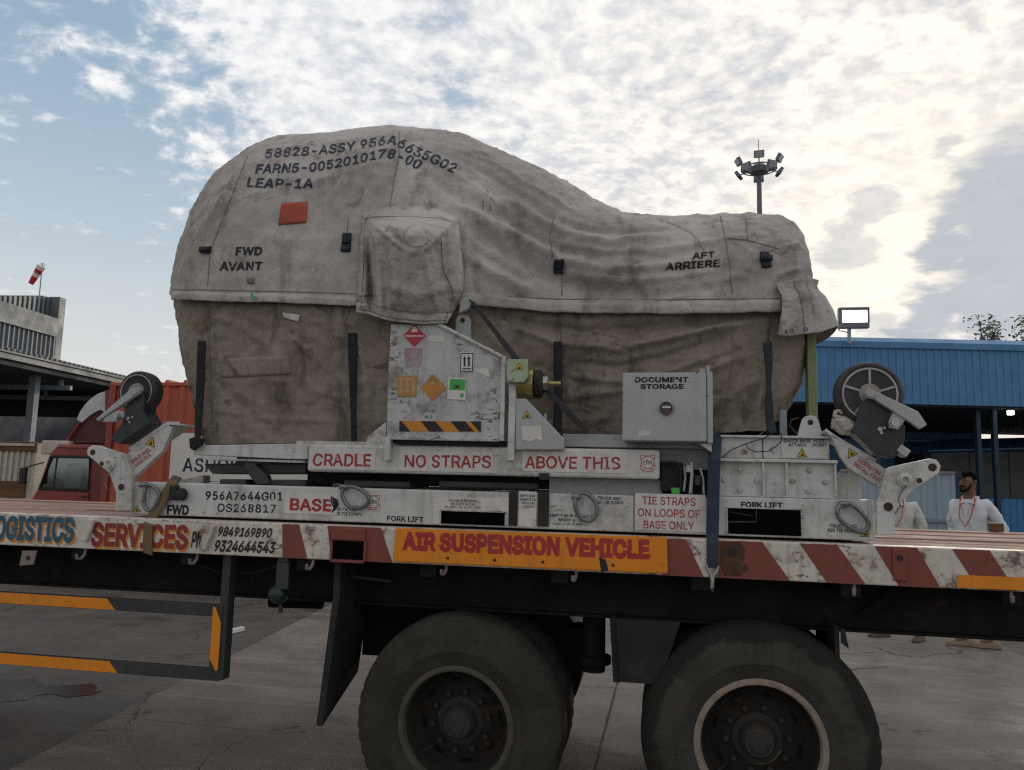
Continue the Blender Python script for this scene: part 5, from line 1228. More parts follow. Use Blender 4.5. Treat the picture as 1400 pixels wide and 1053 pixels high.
def arr(l): return np.array([tuple(at(*p)) for p in l])
T = arr([(232, 401, .45), (240, 370, .5), (251, 328, .55), (262, 290, .6), (275, 266, .62), (290, 244, .65), (312, 216, .66), (338, 200, .68), (365, 189, .7), (398, 187, .75), (430, 185, .75), (490, 177, .75), (520, 173, .75), (543, 170, .75), (565, 172, .75), (590, 176, .75), (640, 188, .8), (690, 211, .8), (740, 239, .85), (790, 266, .85), (825, 285, .85), (850, 299, .84), (858, 298, .80), (880, 296, .75), (930, 293.5, .68), (990, 290, .66), (1040, 290, .66), (1072, 292, .66), (1088, 299, .66), (1098, 310, .66), (1104, 335, .66), (1108, 360, .66), (1113, 388, .66), (1116, 410, .66)])
T[:, 2] += .012
cl = np.concatenate([[0], np.cumsum(np.hypot(np.diff(T[:, 0]), np.diff(T[:, 2])))])
NU, NV = 330, 170
uu = np.linspace(0, cl[-1], NU)
def smooth(a, k):
    for _ in range(k): a[1:-1] = .25*a[:-2]+.5*a[1:-1]+.25*a[2:]
    return a
TX = smooth(np.interp(uu, cl, T[:, 0]), 1); TZ = smooth(np.interp(uu, cl, T[:, 2]), 1)
H = arr([(232, 404, .46), (238, 404, .36), (250, 404, .27), (270, 404.5, .20), (300, 406, .155), (400, 408, .13), (490, 412, .13), (560, 412, .14), (640, 409, .20), (700, 414, .32), (760, 420, .38), (900, 421, .39), (1000, 420, .39), (1050, 419, .41), (1080, 416, .46), (1100, 412, .52), (1118, 408, .60)])
HX, HYv, HZ = H[:, 0], H[:, 1], H[:, 2]
def hemY(x): return np.interp(x, HX, HYv)
def hemZ(x): return np.interp(x, HX, HZ)
a_ = YC-hemY(TX); zh = hemZ(TX); b_ = np.maximum(TZ-zh, .002)
nn = np.interp(TX, [-2.6, -1.0, -.2, .8], [2.25, 2.25, 2.7, 3.0])
phi = np.linspace(0, math.pi, NV)
cph, sph = np.cos(phi)[None], np.abs(np.sin(phi))[None]
ex = (2/nn)[:, None]
Yg = YC - a_[:, None]*np.sign(cph)*np.abs(cph)**ex
Zg = zh[:, None] + b_[:, None]*sph**ex
Xg = np.repeat(TX[:, None], NV, 1)
Pg = np.stack([Xg, Yg, Zg], 2)

def normals(P):
    du = np.gradient(P, axis=0); dv = np.gradient(P, axis=1); n = np.cross(du, dv); l = np.linalg.norm(n, axis=2, keepdims=True)
    return n/np.maximum(l, 1e-9)
def fold_field(P, folds, Yref):
    D = np.zeros(P.shape[:2]); X, Z = P[..., 0], P[..., 2]
    near = np.clip((YC+.05-P[..., 1])/.12, 0, 1)
    for fo in folds:
        pts, w, h = fo[:3]
        q = [at(px, py, Yref) for px, py in pts]
        q = [(p.x, p.z) for p in q]
        best = np.full(X.shape, 9.0); tt = np.zeros(X.shape); tot = len(q)-1
        for i in range(tot):
            (x0, z0), (x1, z1) = q[i], q[i+1]; dx, dz = x1-x0, z1-z0; L2 = dx*dx+dz*dz
            t = np.clip(((X-x0)*dx+(Z-z0)*dz)/L2, 0, 1); dd = np.hypot(X-x0-t*dx, Z-z0-t*dz)
            mk = dd < best; best = np.where(mk, dd, best); tt = np.where(mk, (i+t)/tot, tt)
        taper = np.clip(np.minimum(tt, 1-tt)*5+.15, 0, 1)
        D += (1.15*h*np.exp(-(best/(w*.9))**2) if len(fo) < 4 else 1.3*h*np.exp(-best/(w*.75)))*taper*near*np.where(X > -1.2, 1.15, .9)
    return D
def nz(P, sc, seed, f=noise.noise):
    out = np.empty(P.shape[:2]); s = Vector((seed, seed*1.7, -seed))
    sc = Vector(sc)
    for i in range(P.shape[0]):
        for j in range(P.shape[1]):
            p = P[i, j]; out[i, j] = f(Vector((p[0]*sc.x, p[1]*sc.y, p[2]*sc.z))+s)
    return out
FOLDS = [
 # swags of the aft half (valleys negative, ridges positive)
 ([(640, 320), (690, 340), (750, 378), (810, 394), (880, 392)], .045, -.030), ([(645, 300), (700, 318), (760, 350), (820, 366), (900, 362), (980, 350)], .035, .026),
 ([(651, 282), (714, 312), (762, 335), (818, 346), (878, 342)], .022, -.020), ([(680, 268), (720, 286), (770, 312), (830, 324), (900, 312)], .03, .022),
 ([(703, 262), (750, 288), (800, 304), (860, 305), (930, 300)], .022, -.018), ([(640, 357), (685, 383), (737, 402)], .022, .020), ([(636, 335), (680, 362), (730, 388)], .018, -.016),
 ([(766, 371), (848, 383), (922, 376), (985, 366)], .026, .018), ([(800, 400), (880, 402), (960, 392), (1030, 380)], .02, -.012), ([(850, 340), (920, 334), (985, 322), (1050, 312)], .025, .012),
 ([(553, 201), (600, 225), (657, 264), (700, 292)], .020, .016), ([(545, 215), (590, 245), (640, 285)], .016, -.014), ([(580, 195), (640, 222), (700, 254), (760, 286)], .018, -.014),
 ([(600, 190), (670, 216), (730, 248), (790, 282)], .014, .014), ([(620, 250), (660, 275), (700, 310)], .015, .012),
 ([(753, 300), (751, 330), (755, 356)], .010, .014), ([(760, 300), (765, 330), (770, 372), (768, 410)], .012, -.010),
 ([(985, 296), (992, 330), (998, 370), (1002, 405)], .010, .010), ([(1020, 300), (1030, 330), (1062, 345)], .012, -.008), ([(1062, 330), (1085, 325), (1104, 318)], .012, .010), ([(1062, 372), (1085, 362), (1108, 355)], .012, .012), ([(1055, 300), (1075, 340), (1080, 380)], .016, -.012),
 # forward half
 ([(339, 213), (314, 276), (292, 333), (284, 390)], .010, .012), ([(306, 228), (285, 290), (262, 350), (248, 392)], .02, .008), ([(547, 182), (544, 225), (534, 280)], .012, .016),
 ([(365, 192), (400, 196), (470, 188), (540, 175)], .015, .012), ([(400, 210), (380, 260), (372, 320), (376, 380)], .03, .012), ([(440, 225), (430, 280), (420, 330)], .03, -.010),
 ([(480, 250), (455, 320), (440, 390)], .022, .012), ([(500, 200), (488, 260), (474, 330), (470, 395)], .022, -.014), ([(310, 350), (350, 372), (420, 382), (480, 384)], .016, -.010), ([(250, 385), (320, 392), (400, 394), (470, 396)], .012, .008),
 ([(320, 300), (360, 330), (420, 345), (470, 346)], .02, .008), ([(415, 270), (450, 258), (500, 236), (540, 226)], .018, .010), ([(350, 262), (400, 270), (460, 300), (488, 320)], .018, -.008),
 ([(494, 292), (480, 330), (478, 372), (485, 405)], .013, .016), ([(628, 300), (645, 330), (650, 370), (640, 405)], .014, .014), ([(620, 286), (655, 300), (690, 330), (720, 368)], .016, .016)]
rndf = random.Random(4)
for _ in range(110):                                  # small random creases, mostly running down and aft
    cx, cy = rndf.uniform(255, 1095), rndf.uniform(200, 398); an = rndf.gauss(1.0 if cx < 620 else .35, .5); L_ = rndf.uniform(10, 42)
    dx, dy = L_*math.cos(an), L_*math.sin(an); k_ = rndf.uniform(-.25, .25)*L_
    FOLDS.append(([(cx-dx, cy-dy), (cx-dy*.0+k_*.4, cy+k_*.4), (cx+dx, cy+dy)], rndf.uniform(.007, .014), rndf.choice((-1, 1, 1))*rndf.uniform(.0025, .0070), 1))
def wrinkle(P, amp=1.0, seed=0):
    d = .016*nz(P, (1.6, 1.5, 1.9), 3+seed)+.008*nz(P, (4.2, 4.2, 5.5), 8+seed)
    r = 1-np.abs(nz(P, (6.0, 6.0, 9.0), 14+seed))*2.2
    d += .006*np.clip(r, 0, 1)**2.2
    R = np.stack([P[..., 0]*.8+P[..., 2]*.6, P[..., 1], -P[..., 0]*.6+P[..., 2]*.8], -1)
    r4 = 1-np.abs(nz(R, (3.2, 3.2, 11.0), 54+seed))*2.3
    d += .006*np.clip(r4, 0, 1)**2.5
    r2 = 1-np.abs(nz(P, (15.0, 15.0, 19.0), 24+seed))*2.4
    d += .0035*np.clip(r2, 0, 1)**2+.0022*nz(P, (26, 26, 26), 31+seed)
    return d*amp
N0 = normals(Pg)
if N0[NU//2, 10, 1] > 0: N0 = -N0
edge = np.clip(np.minimum(phi, math.pi-phi)/.10, .15, 1)[None]
Pu = Pg + N0*((wrinkle(Pg)*edge + fold_field(Pg, FOLDS, .34))[..., None])
def grid_obj(name, P, mat, parent, close=False, **k):
    n, m_ = P.shape[:2]; P = P-np.array(ORG[root_of(parent).name])
    idx = np.arange(n*m_).reshape(n, m_)
    F = np.stack([idx[:-1, :-1], idx[1:, :-1], idx[1:, 1:], idx[:-1, 1:]], -1).reshape(-1, 4)
    if close: F = np.vstack([F, np.stack([idx[:-1, -1], idx[1:, -1], idx[1:, 0], idx[:-1, 0]], -1).reshape(-1, 4)])
    me = bpy.data.meshes.new(name); me.from_pydata(P.reshape(-1, 3).tolist(), [], F.tolist())
    bm = bmesh.new(); bm.from_mesh(me); bmesh.ops.recalc_face_normals(bm, faces=bm.faces); bm.to_mesh(me); bm.free(); me.shade_smooth()
    return link(name, me, mat, parent, **k), F
upper, FU = grid_obj('upper_canvas', Pu, m_cup, cov)
# lower canvas, one closed skirt
NT, NS = 70, 300
tt = np.linspace(0, 1, NT)
Lp = arr([(219, 404, .5), (224, 440, .5), (233, 480, .5), (249, 525, .5), (268, 562, .5), (279, 585, .5), (291, 607, .5)])
Rp = arr([(1117, 404, .62), (1117, 440, .62), (1115, 470, .62), (1108, 510, .62), (1098, 545, .62), (1080, 572, .62), (1050, 587, .62)])
tl = np.linspace(0, 1, len(Lp))
s_ = np.linspace(0, 1, NS); s_ = .5-.5*np.cos(math.pi*s_)*(.55+.45*np.abs(np.cos(math.pi*s_)))
cap = (1-np.abs(2*s_-1)**9)**(1/9)
Bz = arr([(277, 607, .25), (600, 606, .25), (860, 602, .36), (930, 596, .4), (1000, 588, .45), (1060, 586, .5)])
rows = []
for t in tt:
    xl, xr = np.interp(t, tl, Lp[:, 0]), np.interp(t, tl, Rp[:, 0])
    x = xl+(xr-xl)*s_
    z0 = hemZ(x)+.035; z1 = np.interp(x, Bz[:, 0], Bz[:, 2]); z = z0+(z1-z0)*t
    inset = .028+.05*t**2+np.interp(x, [-.6, .8], [0, .12])*t**2.2
    yn = hemY(x)+inset
    y = YC-(YC-yn)*cap
    rows.append(np.vstack([np.stack([x, y, z], 1), np.stack([x, 2*YC-y, z], 1)[::-1][1:-1]]))
Pl = np.array(rows)
Nl = normals(Pl)
if Nl[NT//2, NS//2, 1] > 0: Nl = -Nl
LF = [([(rx, ry), (rx+rl*.5, ry+rs*rl*.5-4), (rx+rl, ry+rs*rl)], rw, rh) for rx, ry, rl, rs, rw, rh in [(rndf.uniform(250, 1040), rndf.uniform(430, 590), rndf.uniform(25, 90), rndf.uniform(-.7, .5), rndf.uniform(.008, .016), rndf.choice((-1, 1))*rndf.uniform(.003, .008)) for _ in range(70)]]+[([(655, 425), (720, 440), (800, 452), (900, 442), (1040, 426)], .03, -.026), ([(680, 440), (760, 468), (850, 474), (950, 452), (1045, 432)], .025, .022), ([(770, 490), (840, 500), (920, 482), (1000, 455)], .022, -.018), ([(775, 512), (850, 520), (930, 500), (1010, 470)], .02, .016),
      ([(780, 540), (860, 530), (960, 505), (1030, 478)], .02, .014), ([(800, 470), (900, 464), (1000, 440)], .014, .010), ([(900, 575), (980, 548), (1050, 505)], .03, .016), ([(980, 470), (985, 520), (960, 580)], .012, .008), ([(1060, 430), (1055, 500), (1050, 575)], .02, -.02), ([(760, 425), (766, 500), (772, 590)], .014, -.014),
      ([(300, 430), (380, 470), (470, 560)], .03, .012), ([(290, 500), (350, 560), (400, 600)], .03, -.012), ([(350, 430), (440, 450), (520, 500)], .025, -.010), ([(300, 560), (380, 575), (470, 580)], .02, .010), ([(500, 440), (515, 510), (520, 590)], .02, .014), ([(282, 420), (286, 500), (290, 600)], .012, -.010), ([(240, 420), (262, 500), (275, 590)], .02, .01)]
ramp = np.clip(tt/.08, .1, 1)[:, None]
Plw = Pl + Nl*((wrinkle(Pl, .95, 40)*ramp + fold_field(Pl, LF, .36)*ramp)[..., None])
lower, FL = grid_obj('lower_canvas', Plw, m_clo, cov, close=True)
bvu = BVHTree.FromPolygons(Pu.reshape(-1, 3).tolist(), FU.tolist()); bvl = BVHTree.FromPolygons(Plw.reshape(-1, 3).tolist(), FL.tolist())
def onto(px, py, bv=None, off=.004):
    r = ray(px, py); best = None
    for b in ([bv] if bv else [bvu, bvl]):
        h = b.ray_cast(CAM, r)
        if h[0] is not None and (best is None or h[3] < best[3]): best = h
    if best is None: return at(px, py, .4)
    n = best[1]
    if n.dot(r) > 0: n = -n
    return best[0]+n*off
def drape(name, fn, nu, nv, mat, off=.005, th=.004, parent=None, bv=None, **k):
    """sheet lying on the canvas; fn(u,v) gives the measured position"""
    P = np.array([[tuple(onto(*fn(i/nu, j/nv), bv, off)) for j in range(nv+1)] for i in range(nu+1)])
    o, _ = grid_obj(name, P, mat, parent or cov, **k)
    md = o.modifiers.new('thick', 'SOLIDIFY'); md.thickness = th; md.offset = 0
    return o
def quad(a, b, c, d): # tl, tr, br, bl
    def f(u, v):
        x = (1-v)*((1-u)*a[0]+u*b[0])+v*((1-u)*d[0]+u*c[0]); y = (1-v)*((1-u)*a[1]+u*b[1])+v*((1-u)*d[1]+u*c[1]); return x, y
    return f
# hem band sewn along the lower edge of the upper canvas
def band(x0, x1, n, top=lambda x: .055, bot=lambda x: .055, off=.012):
    rows = []
    for i in range(n+1):
        px = x0+(x1-x0)*i/n
        xw = at(px, 410, .3).x
        for _ in range(3): xw = at(px, 410, float(hemY(xw))).x
        y = float(hemY(xw)); z = float(hemZ(xw)); w = .006*noise.noise(Vector((xw*5, 0, 7)))+.004*noise.noise(Vector((xw*17, 0, 2)))
        col = []
        for k in range(9):
            f = k/8; zz = z+top(px)*(1-f)-bot(px)*f
            col.append((xw, y-off-.007*math.sin(f*math.pi)-w*f-.006*f*f+.004*noise.noise(Vector((xw*9, f*3, 1)))+ (.02*(1-f)**2 if f < .3 else 0), zz+w*.7))
        rows.append(col)
    o, _ = grid_obj('hem_band', np.array(rows), m_cup, cov)
    md = o.modifiers.new('thick', 'SOLIDIFY'); md.thickness = .006; md.offset = 0
    return o
band(236, 491, 90, lambda x: .030, lambda x: .030)
band(626, 1068, 130, lambda x: .045, lambda x: .035)
band(1068, 1114, 14, lambda x: .04, lambda x: .03)
# seams: thin raised rolls with thread
def seam(pts, r=.005, n=40, name='seam', mat=None, off=.001):
    P = []
    for i in range(n+1):
        f = i/n*(len(pts)-1); k = min(int(f), len(pts)-2); t = f-k
        P.append(onto(pts[k][0]*(1-t)+pts[k+1][0]*t, pts[k][1]*(1-t)+pts[k+1][1]*t, None, off))
    return part(name, MB().tube(P, r, 6), mat or m_thr, cov, smooth=True)
for s in ([(339, 213), (326, 245), (314, 276), (300, 312), (287, 345), (284, 392)], [(546, 180), (545, 215), (538, 250), (533, 282)], [(757, 300), (752, 322), (756, 352)], [(768, 378), (768, 404)], [(985, 296), (991, 325), (997, 360), (1001, 402)],
          [(284, 416), (287, 480), (291, 598)], [(764, 428), (768, 466)], [(1001, 428), (1001, 500), (990, 570)], [(477, 300), (474, 320)], [(1020, 300), (1022, 330)], [(995, 326), (1020, 328), (1064, 340)], [(1050, 424), (1052, 470)]):
    seam(s, .0030)
for s in ([(236, 395.5), (300, 397), (400, 399), (491, 402)], [(640, 402), (700, 406), (760, 409), (900, 410), (1066, 408)]): seam(s, .0026, 90)
# lettering printed on the canvas
def canvas_text(s, base, hpx, bold=.012, mat=None, slant=0.0, top=None, name='canvas_lettering'):
    """letters of height hpx standing on the measured baseline polyline (corner-rounded), laid on the canvas"""
    me, co = txt_mesh(s, bold, 0, 1.04, 3)
    bm = bmesh.new(); bm.from_mesh(me)
    for v, c in zip(bm.verts, co): v.co = (c[0], c[1], 0)
    bmesh.ops.triangulate(bm, faces=bm.faces); L = sum(math.hypot(base[i+1][0]-base[i][0], base[i+1][1]-base[i][1]) for i in range(len(base)-1))
    for _ in range(2):
        eg = [e for e in bm.edges if math.hypot((e.verts[0].co.x-e.verts[1].co.x)*L, (e.verts[0].co.y-e.verts[1].co.y)*hpx) > 4]
        if eg: bmesh.ops.subdivide_edges(bm, edges=eg, cuts=1)
    bmesh.ops.triangulate(bm, faces=bm.faces)
    seg = np.array(base, float); cum = np.concatenate([[0], np.cumsum(np.hypot(np.diff(seg[:, 0]), np.diff(seg[:, 1])))]); tot = cum[-1]
    def bx(d): return np.interp(d, cum, seg[:, 0]), np.interp(d, cum, seg[:, 1])
    for v in bm.verts:
        d = v.co.x*tot; x, y = bx(d); xa, ya = bx(max(0, d-10)); xb, yb = bx(min(tot, d+10)); l = math.hypot(xb-xa, yb-ya) or 1
        tx, ty = (xb-xa)/l, (yb-ya)/l; h = v.co.y*hpx
        v.co = onto(x+ty*h*.9+slant*h, y-h*(abs(tx)*.9+.1), bvu, .0035)-cov.location
    bm.to_mesh(me); bm.free(); me.materials.clear()
    return link(name, me, mat or m_navyp, cov)
canvas_text('58828-ASSY 956A6635G02', [(362, 217), (400, 214), (437, 212), (470, 208), (500, 203), (530, 198), (541, 199), (550, 205), (561, 211), (572, 216), (586, 221), (600, 228), (619, 237)], 12.5, .012, None, .25)
canvas_text('FARN5-0052010178-00', [(349, 238), (400, 236.5), (432, 235), (470, 228), (500, 221.5), (523, 217), (533, 217), (544, 220.5), (555, 225), (571, 233)], 13, .018, None, .25)
canvas_text('LEAP-1A', [(337, 256), (365, 257.5), (395, 258), (428, 257.5)], 13, .018, None, .2)
canvas_text('FWD', [(322, 349.5), (358, 349)], 11.5, .022, m_blackp, .15)
canvas_text('AVANT', [(300, 370), (358, 370)], 12, .022, m_blackp, .12)
canvas_text('AFT', [(946, 355), (977, 353)], 9, .022, m_blackp, .1)
canvas_text('ARRIERE', [(909, 370), (984, 365)], 10, .022, m_blackp, .1)
drape('red_patch', quad((386, 279), (421, 276.5), (419, 305), (381, 308)), 8, 8, M('patch_red', (.36, .07, .045), .8, 0, .1, 5, .35, (.2, .08, .06), 6), .005, .003, bv=bvu)
def roundfn(cx, cy, rx, ry):
    def f(u, v):
        a = 2*math.pi*u; r = .05+.95*v; w = 1+.08*math.sin(3*a)+.06*math.sin(5*a+1); return cx+rx*r*w*math.cos(a), cy+ry*r*w*math.sin(a)
    return f
# navy tabs and black webbing
for q in (((277, 339), (290, 338), (289, 347), (275, 347)), ((470, 320.5), (481, 320), (480, 345), (467, 345)), ((758, 354), (772, 355), (771, 375), (757, 374)), ((1038, 346), (1050, 345), (1054, 366), (1041, 367))):
    tb = drape('webbing_tab', quad(*q), 4, 7, m_tab, .010, .010, bv=bvu)
    (x0, y0), (x1, y1) = q[0], q[2]
    drape('tab_buckle', quad((x0-.5, (y0+y1)/2-3), (x1+.5, (y0+y1)/2-3.4), (x1, (y0+y1)/2+2), (x0-1, (y0+y1)/2+2.5)), 3, 2, m_web, .019, .008, parent=tb, bv=bvu)
def strap_fn(pts):
    P = np.array(pts, float)
    def f(u, v):
        k = v*(len(P)-1); i = min(int(k), len(P)-2); t = k-i
        l = P[i]*(1-t)+P[i+1]*t; return l[0]+(l[2]-l[0])*u, l[1]
    return f
def strap(pts, nm='webbing_strap', off=.014):
    return drape(nm, strap_fn(pts), 4, 30, m_web, off, .006, bv=bvl)
def free_strap(pts, Ys, nm='webbing_strap'):
    P = np.array(pts, float); n = 40; rows = []
    for j in range(n+1):
        k = j/n*(len(P)-1); i = min(int(k), len(P)-2); t = k-i; l = P[i]*(1-t)+P[i+1]*t; y = Ys[i]*(1-t)+Ys[i+1]*t
        rows.append([tuple(at(l[0]+(l[2]-l[0])*u/4, l[1], y+(.012*(u/4-.5) if nm == 'webbing_strap' else 0))) for u in range(5)])
    o, _ = grid_obj(nm, np.array(rows), m_web, cov); md = o.modifiers.new('thick', 'SOLIDIFY'); md.thickness = .006; md.offset = 0
    return o
a1 = free_strap([(270.5, 466, 281.5), (269.5, 490, 281), (268, 540, 279), (266, 580, 276), (266, 604, 274)], [.165, .16, .155, .14, .12])
part('strap_buckle', MB().prism([at(x, y, .105) for x, y in ((258, 600), (266, 597), (276, 600), (275, 608), (268, 611), (264, 616), (259, 613))], (0, .03, 0)), m_web, a1, bev=.004)
a2 = free_strap([(475, 455.5, 488.5), (476.5, 500, 488.5), (479, 560, 487.5), (480, 603, 488)], [.142, .140, .145, .15])
a3 = free_strap([(757, 467, 768.5), (757, 520, 769), (757, 560, 769), (756, 595, 768)], [.36, .37, .35, .30])
a4 = free_strap([(1043, 468, 1055.5), (1046, 500, 1056), (1048.5, 525, 1054), (1046, 550, 1056), (1047, 575, 1058), (1049, 592, 1062)], [.36, .33, .30, .26, .22, .17])
# draped pocket over the engine mount
def coons(top, right, bot, left):
    def poly(P):
        P = np.array(P, float); c = np.concatenate([[0], np.cumsum(np.hypot(np.diff(P[:, 0]), np.diff(P[:, 1])))]); c /= c[-1]
        return lambda t: np.array([np.interp(t, c, P[:, 0]), np.interp(t, c, P[:, 1])])
    tp, rt, bt, lf = map(poly, (top, right, bot, left))
    def f(u, v):
        return (1-v)*tp(u)+v*bt(u)+(1-u)*lf(v)+u*rt(v)-((1-u)*(1-v)*tp(0)+u*(1-v)*tp(1)+u*v*bt(1)+(1-u)*v*bt(0))
    return f
pf = coons([(497, 293), (512, 287), (535, 283), (565, 282), (600, 287), (626, 298)], [(626, 298), (629, 318), (631, 345), (634, 375), (633, 398), (622, 424), (611, 442)],
           [(487, 427), (505, 430), (525, 437), (540, 440), (575, 443.5), (611, 442)], [(497, 293), (492, 330), (490, 375), (487, 427)])
def seg_d(p, a, b):
    a, b = np.array(a), np.array(b); t = np.clip(np.dot(p-a, b-a)/np.dot(b-a, b-a), 0, 1); return np.hypot(*(p-a-t*(b-a))), t
PF = [((503, 300), (507, 425), 4.5, -.045), ((512, 305), (522, 430), 4, .022), ((527, 330), (528, 430), 5, -.020), ((622, 310), (628, 390), 4, -.03), ((498, 296), (625, 299), 3, .016), ((500, 297), (556, 345), 3.0, .016), ((624, 300), (578, 345), 3.0, .016), ((556, 345), (552, 425), 4, .010), ((578, 345), (600, 430), 4, .012), ((499, 295), (530, 370), 6, .020), ((530, 370), (538, 430), 6, .012), ((625, 300), (590, 325), 5, .016), ((590, 325), (560, 350), 6, .012), ((623, 305), (612, 360), 5, -.016), ((612, 360), (624, 410), 6, .012), ((510, 300), (516, 360), 6, -.020), ((505, 340), (512, 425), 7, -.024),
      ((540, 300), (560, 330), 8, .008), ((520, 390), (570, 402), 7, .012), ((560, 410), (610, 392), 7, .010), ((530, 420), (590, 430), 5, -.010), ((596, 335), (604, 390), 5, -.010), ((500, 380), (495, 425), 6, .014), ((512, 292), (560, 300), 4, .010), ((560, 300), (612, 296), 4, .008)]
n = 90; P = np.zeros((n+1, n+1, 3))
for i in range(n+1):
    for j in range(n+1):
        u, v = i/n, j/n; p = pf(u, v)
        cy = onto(p[0], p[1], None, 0.0).y if p[1] < 404 else .17
        su = min(1, (math.sin(math.pi*u)**.5)*1.06); sv = min(1, (v/.20)) if v < .2 else 1
        sv = sv*sv*(3-2*sv); lowr = 1-.25*max(0, (v-.75)/.25)
        yb = float(np.interp(v, [0, .15, .25, .5, .8, 1], [.0, -.085, -.095, -.045, .0, .03]))-.02*math.sin(u*math.pi)**2*(v < .9)
        Y = cy-.006+(yb-cy)*max(0.0, su*(.10+.90*sv))
        if v > .9: Y = min(Y, .035)
        for a, b, w, h in PF:
            dd, t = seg_d(p, a, b); Y -= h*1.15*math.exp(-(dd/w)**2)*min(1, 4*min(t, 1-t)+.35)
        q = Vector((p[0]*.05, p[1]*.05, 2)); Y -= .007*noise.noise(q)+.004*(1-abs(noise.noise(q*2.6))*2)+.002*noise.noise(q*6)
        P[i, j] = at(p[0], p[1], Y)
pk, _ = grid_obj('mount_pocket', P, m_cup, cov); md = pk.modifiers.new('thick', 'SOLIDIFY'); md.thickness = .006; md.offset = 0
def onpk(u, v, off):
    i, j = u*n, v*n; i0, j0 = min(int(i), n-1), min(int(j), n-1); a, b = i-i0, j-j0
    return Vector(P[i0, j0]*(1-a)*(1-b)+P[i0+1, j0]*a*(1-b)+P[i0, j0+1]*(1-a)*b+P[i0+1, j0+1]*a*b)+Vector((0, -off, 0))
R_ = [[tuple(onpk(.555+.105*rr*math.cos(t)*(1+.06*math.sin(3*t)), .255+.088*rr*math.sin(t)*(1+.05*math.sin(4*t)), .007)) for rr in (.02, .25, .5, .75, 1.0)] for t in [2*math.pi*k/28 for k in range(29)]]
grid_obj('round_patch', np.array(R_), M('patch_grey', (.47, .46, .45), .8, grime=.3, bump=.05), pk)
for pts in ([(.93, .08), (.80, .25), (.80, .5), (.93, .72), (.96, .95)], [(.03, .05), (.05, .4), (.05, .95)], [(.02, .965), (.3, .97), (.7, .97), (.98, .97)], [(.02, .06), (.3, .09), (.6, .09), (.97, .06)]):
    Q = []
    for k in range(30):
        f = k/29*(len(pts)-1); i = min(int(f), len(pts)-2); t = f-i; Q.append(onpk(pts[i][0]*(1-t)+pts[i+1][0]*t, pts[i][1]*(1-t)+pts[i+1][1]*t, .004))
    part('pocket_seam', MB().tube(Q, .0032, 5), m_thr, pk)
# loose tail flap at the aft corner
tf = coons([(1060, 388), (1085, 382), (1108, 380), (1119, 383)], [(1119, 383), (1116, 394), (1128, 405), (1139, 424), (1146, 446)], [(1063, 459.5), (1080, 460), (1100, 457), (1120, 455), (1146, 446)], [(1060, 388), (1069, 405), (1069, 425), (1063, 459)])
n2 = 44; P2_ = np.zeros((n2+1, n2+1, 3))
for i in range(n2+1):
    for j in range(n2+1):
        u, v = i/n2, j/n2; p = tf(u, v); Y = .40+.06*u+.22*u**3-.03*v-.02*math.sin(u*9+v*2)*v-.012*math.sin(u*17)*v
        q = Vector((p[0]*.06, p[1]*.06, 5)); Y -= .010*noise.noise(q)+.005*(1-abs(noise.noise(q*2.5))*2)
        P2_[i, j] = at(p[0], p[1], Y)
fl, _ = grid_obj('tail_flap', P2_, m_cup, cov); md = fl.modifiers.new('thick', 'SOLIDIFY'); md.thickness = .006; md.offset = 0
# back of the flap: it wraps round the aft end
wrap = []
for i in range(13):
    a = i/12; row = []
    for j in range(9):
        v = j/8; e = Vector(P2_[n2, int(v*n2)]); row.append(tuple(e+Vector((.03*math.sin(a*3.1)-.10*a*a, .75*a, -.02*a*v))))
    wrap.append(row)
grid_obj('tail_flap', np.array(wrap), m_cup, cov)
for px, py in ((1082, 452), (1102, 450), (1073, 453)): part('eyelet', MB().tube([at(px+2.2*math.cos(t), py+2.2*math.sin(t), .355) for t in [k*math.pi/5 for k in range(10)]], .0025, 5, True), m_dark, fl)
part('pocket_seam', MB().tube([Vector(P2_[int(.45*n2), j])+Vector((0, -.005, 0)) for j in range(2, n2)], .0032, 5), m_thr, fl)
# paper labels
drape('paper_label', quad((388, 427), (412, 431), (409, 441), (389, 436)), 4, 3, m_sticker, .010, .002, bv=bvl)
drape('paper_label', quad((338, 379.5), (348, 379), (348, 388), (339, 388)), 3, 3, M('label_grey', (.22, .21, .20), .8, bump=0), .006, .002, bv=bvu)
for q in (((343, 401), (350, 400), (350, 411), (344, 411)),):
    pass
part('green_mark', MB().prism([at(x, y, .105) for x, y in ((342, 401), (346, 400), (345, 406), (350, 405), (350, 409), (344, 410))], (0, .002, 0)), M('mark_green', (.08, .42, .15), .7, bump=0), cov)
drape('sewn_panel', quad((300, 490), (398, 486), (398, 512), (301, 517)), 14, 6, m_clo, .003, .002, bv=bvl)

# ================================================================== lashing straps and loose things
m_ystrap = M('strap_tan', (.17, .115, .055), .8, 0, .15, 9, .4, (.07, .055, .04), 5, bump=.3, bs=160)
m_bstrap = M('strap_blue', (.022, .035, .062), .75, 0, .15, 9, .3, (.06, .06, .06), 5, bump=.3, bs=160)
def lash(name, label, pts, mat, w_):
    """flat webbing along measured points (x, y, depth)"""
    P = []
    n = 14
    for a, b in zip(pts, pts[1:]):
        for k in range(n):
            t = k/n; P.append([a[i]*(1-t)+b[i]*t for i in range(4)])
    P.append(list(pts[-1])); c0 = at(*pts[-1][:3])
    t_ = thing(name, label, 'strap', tuple(c0))
    rows = [[tuple(at(p[0]+(u/4-.5)*p[3], p[1]+(u/4-.5)*w_*p[3], p[2])) for u in range(5)] for p in P]
    o, _ = grid_obj('webbing', np.array(rows), mat, t_); md = o.modifiers.new('thick', 'SOLIDIFY'); md.thickness = .006; md.offset = 0
    return t_
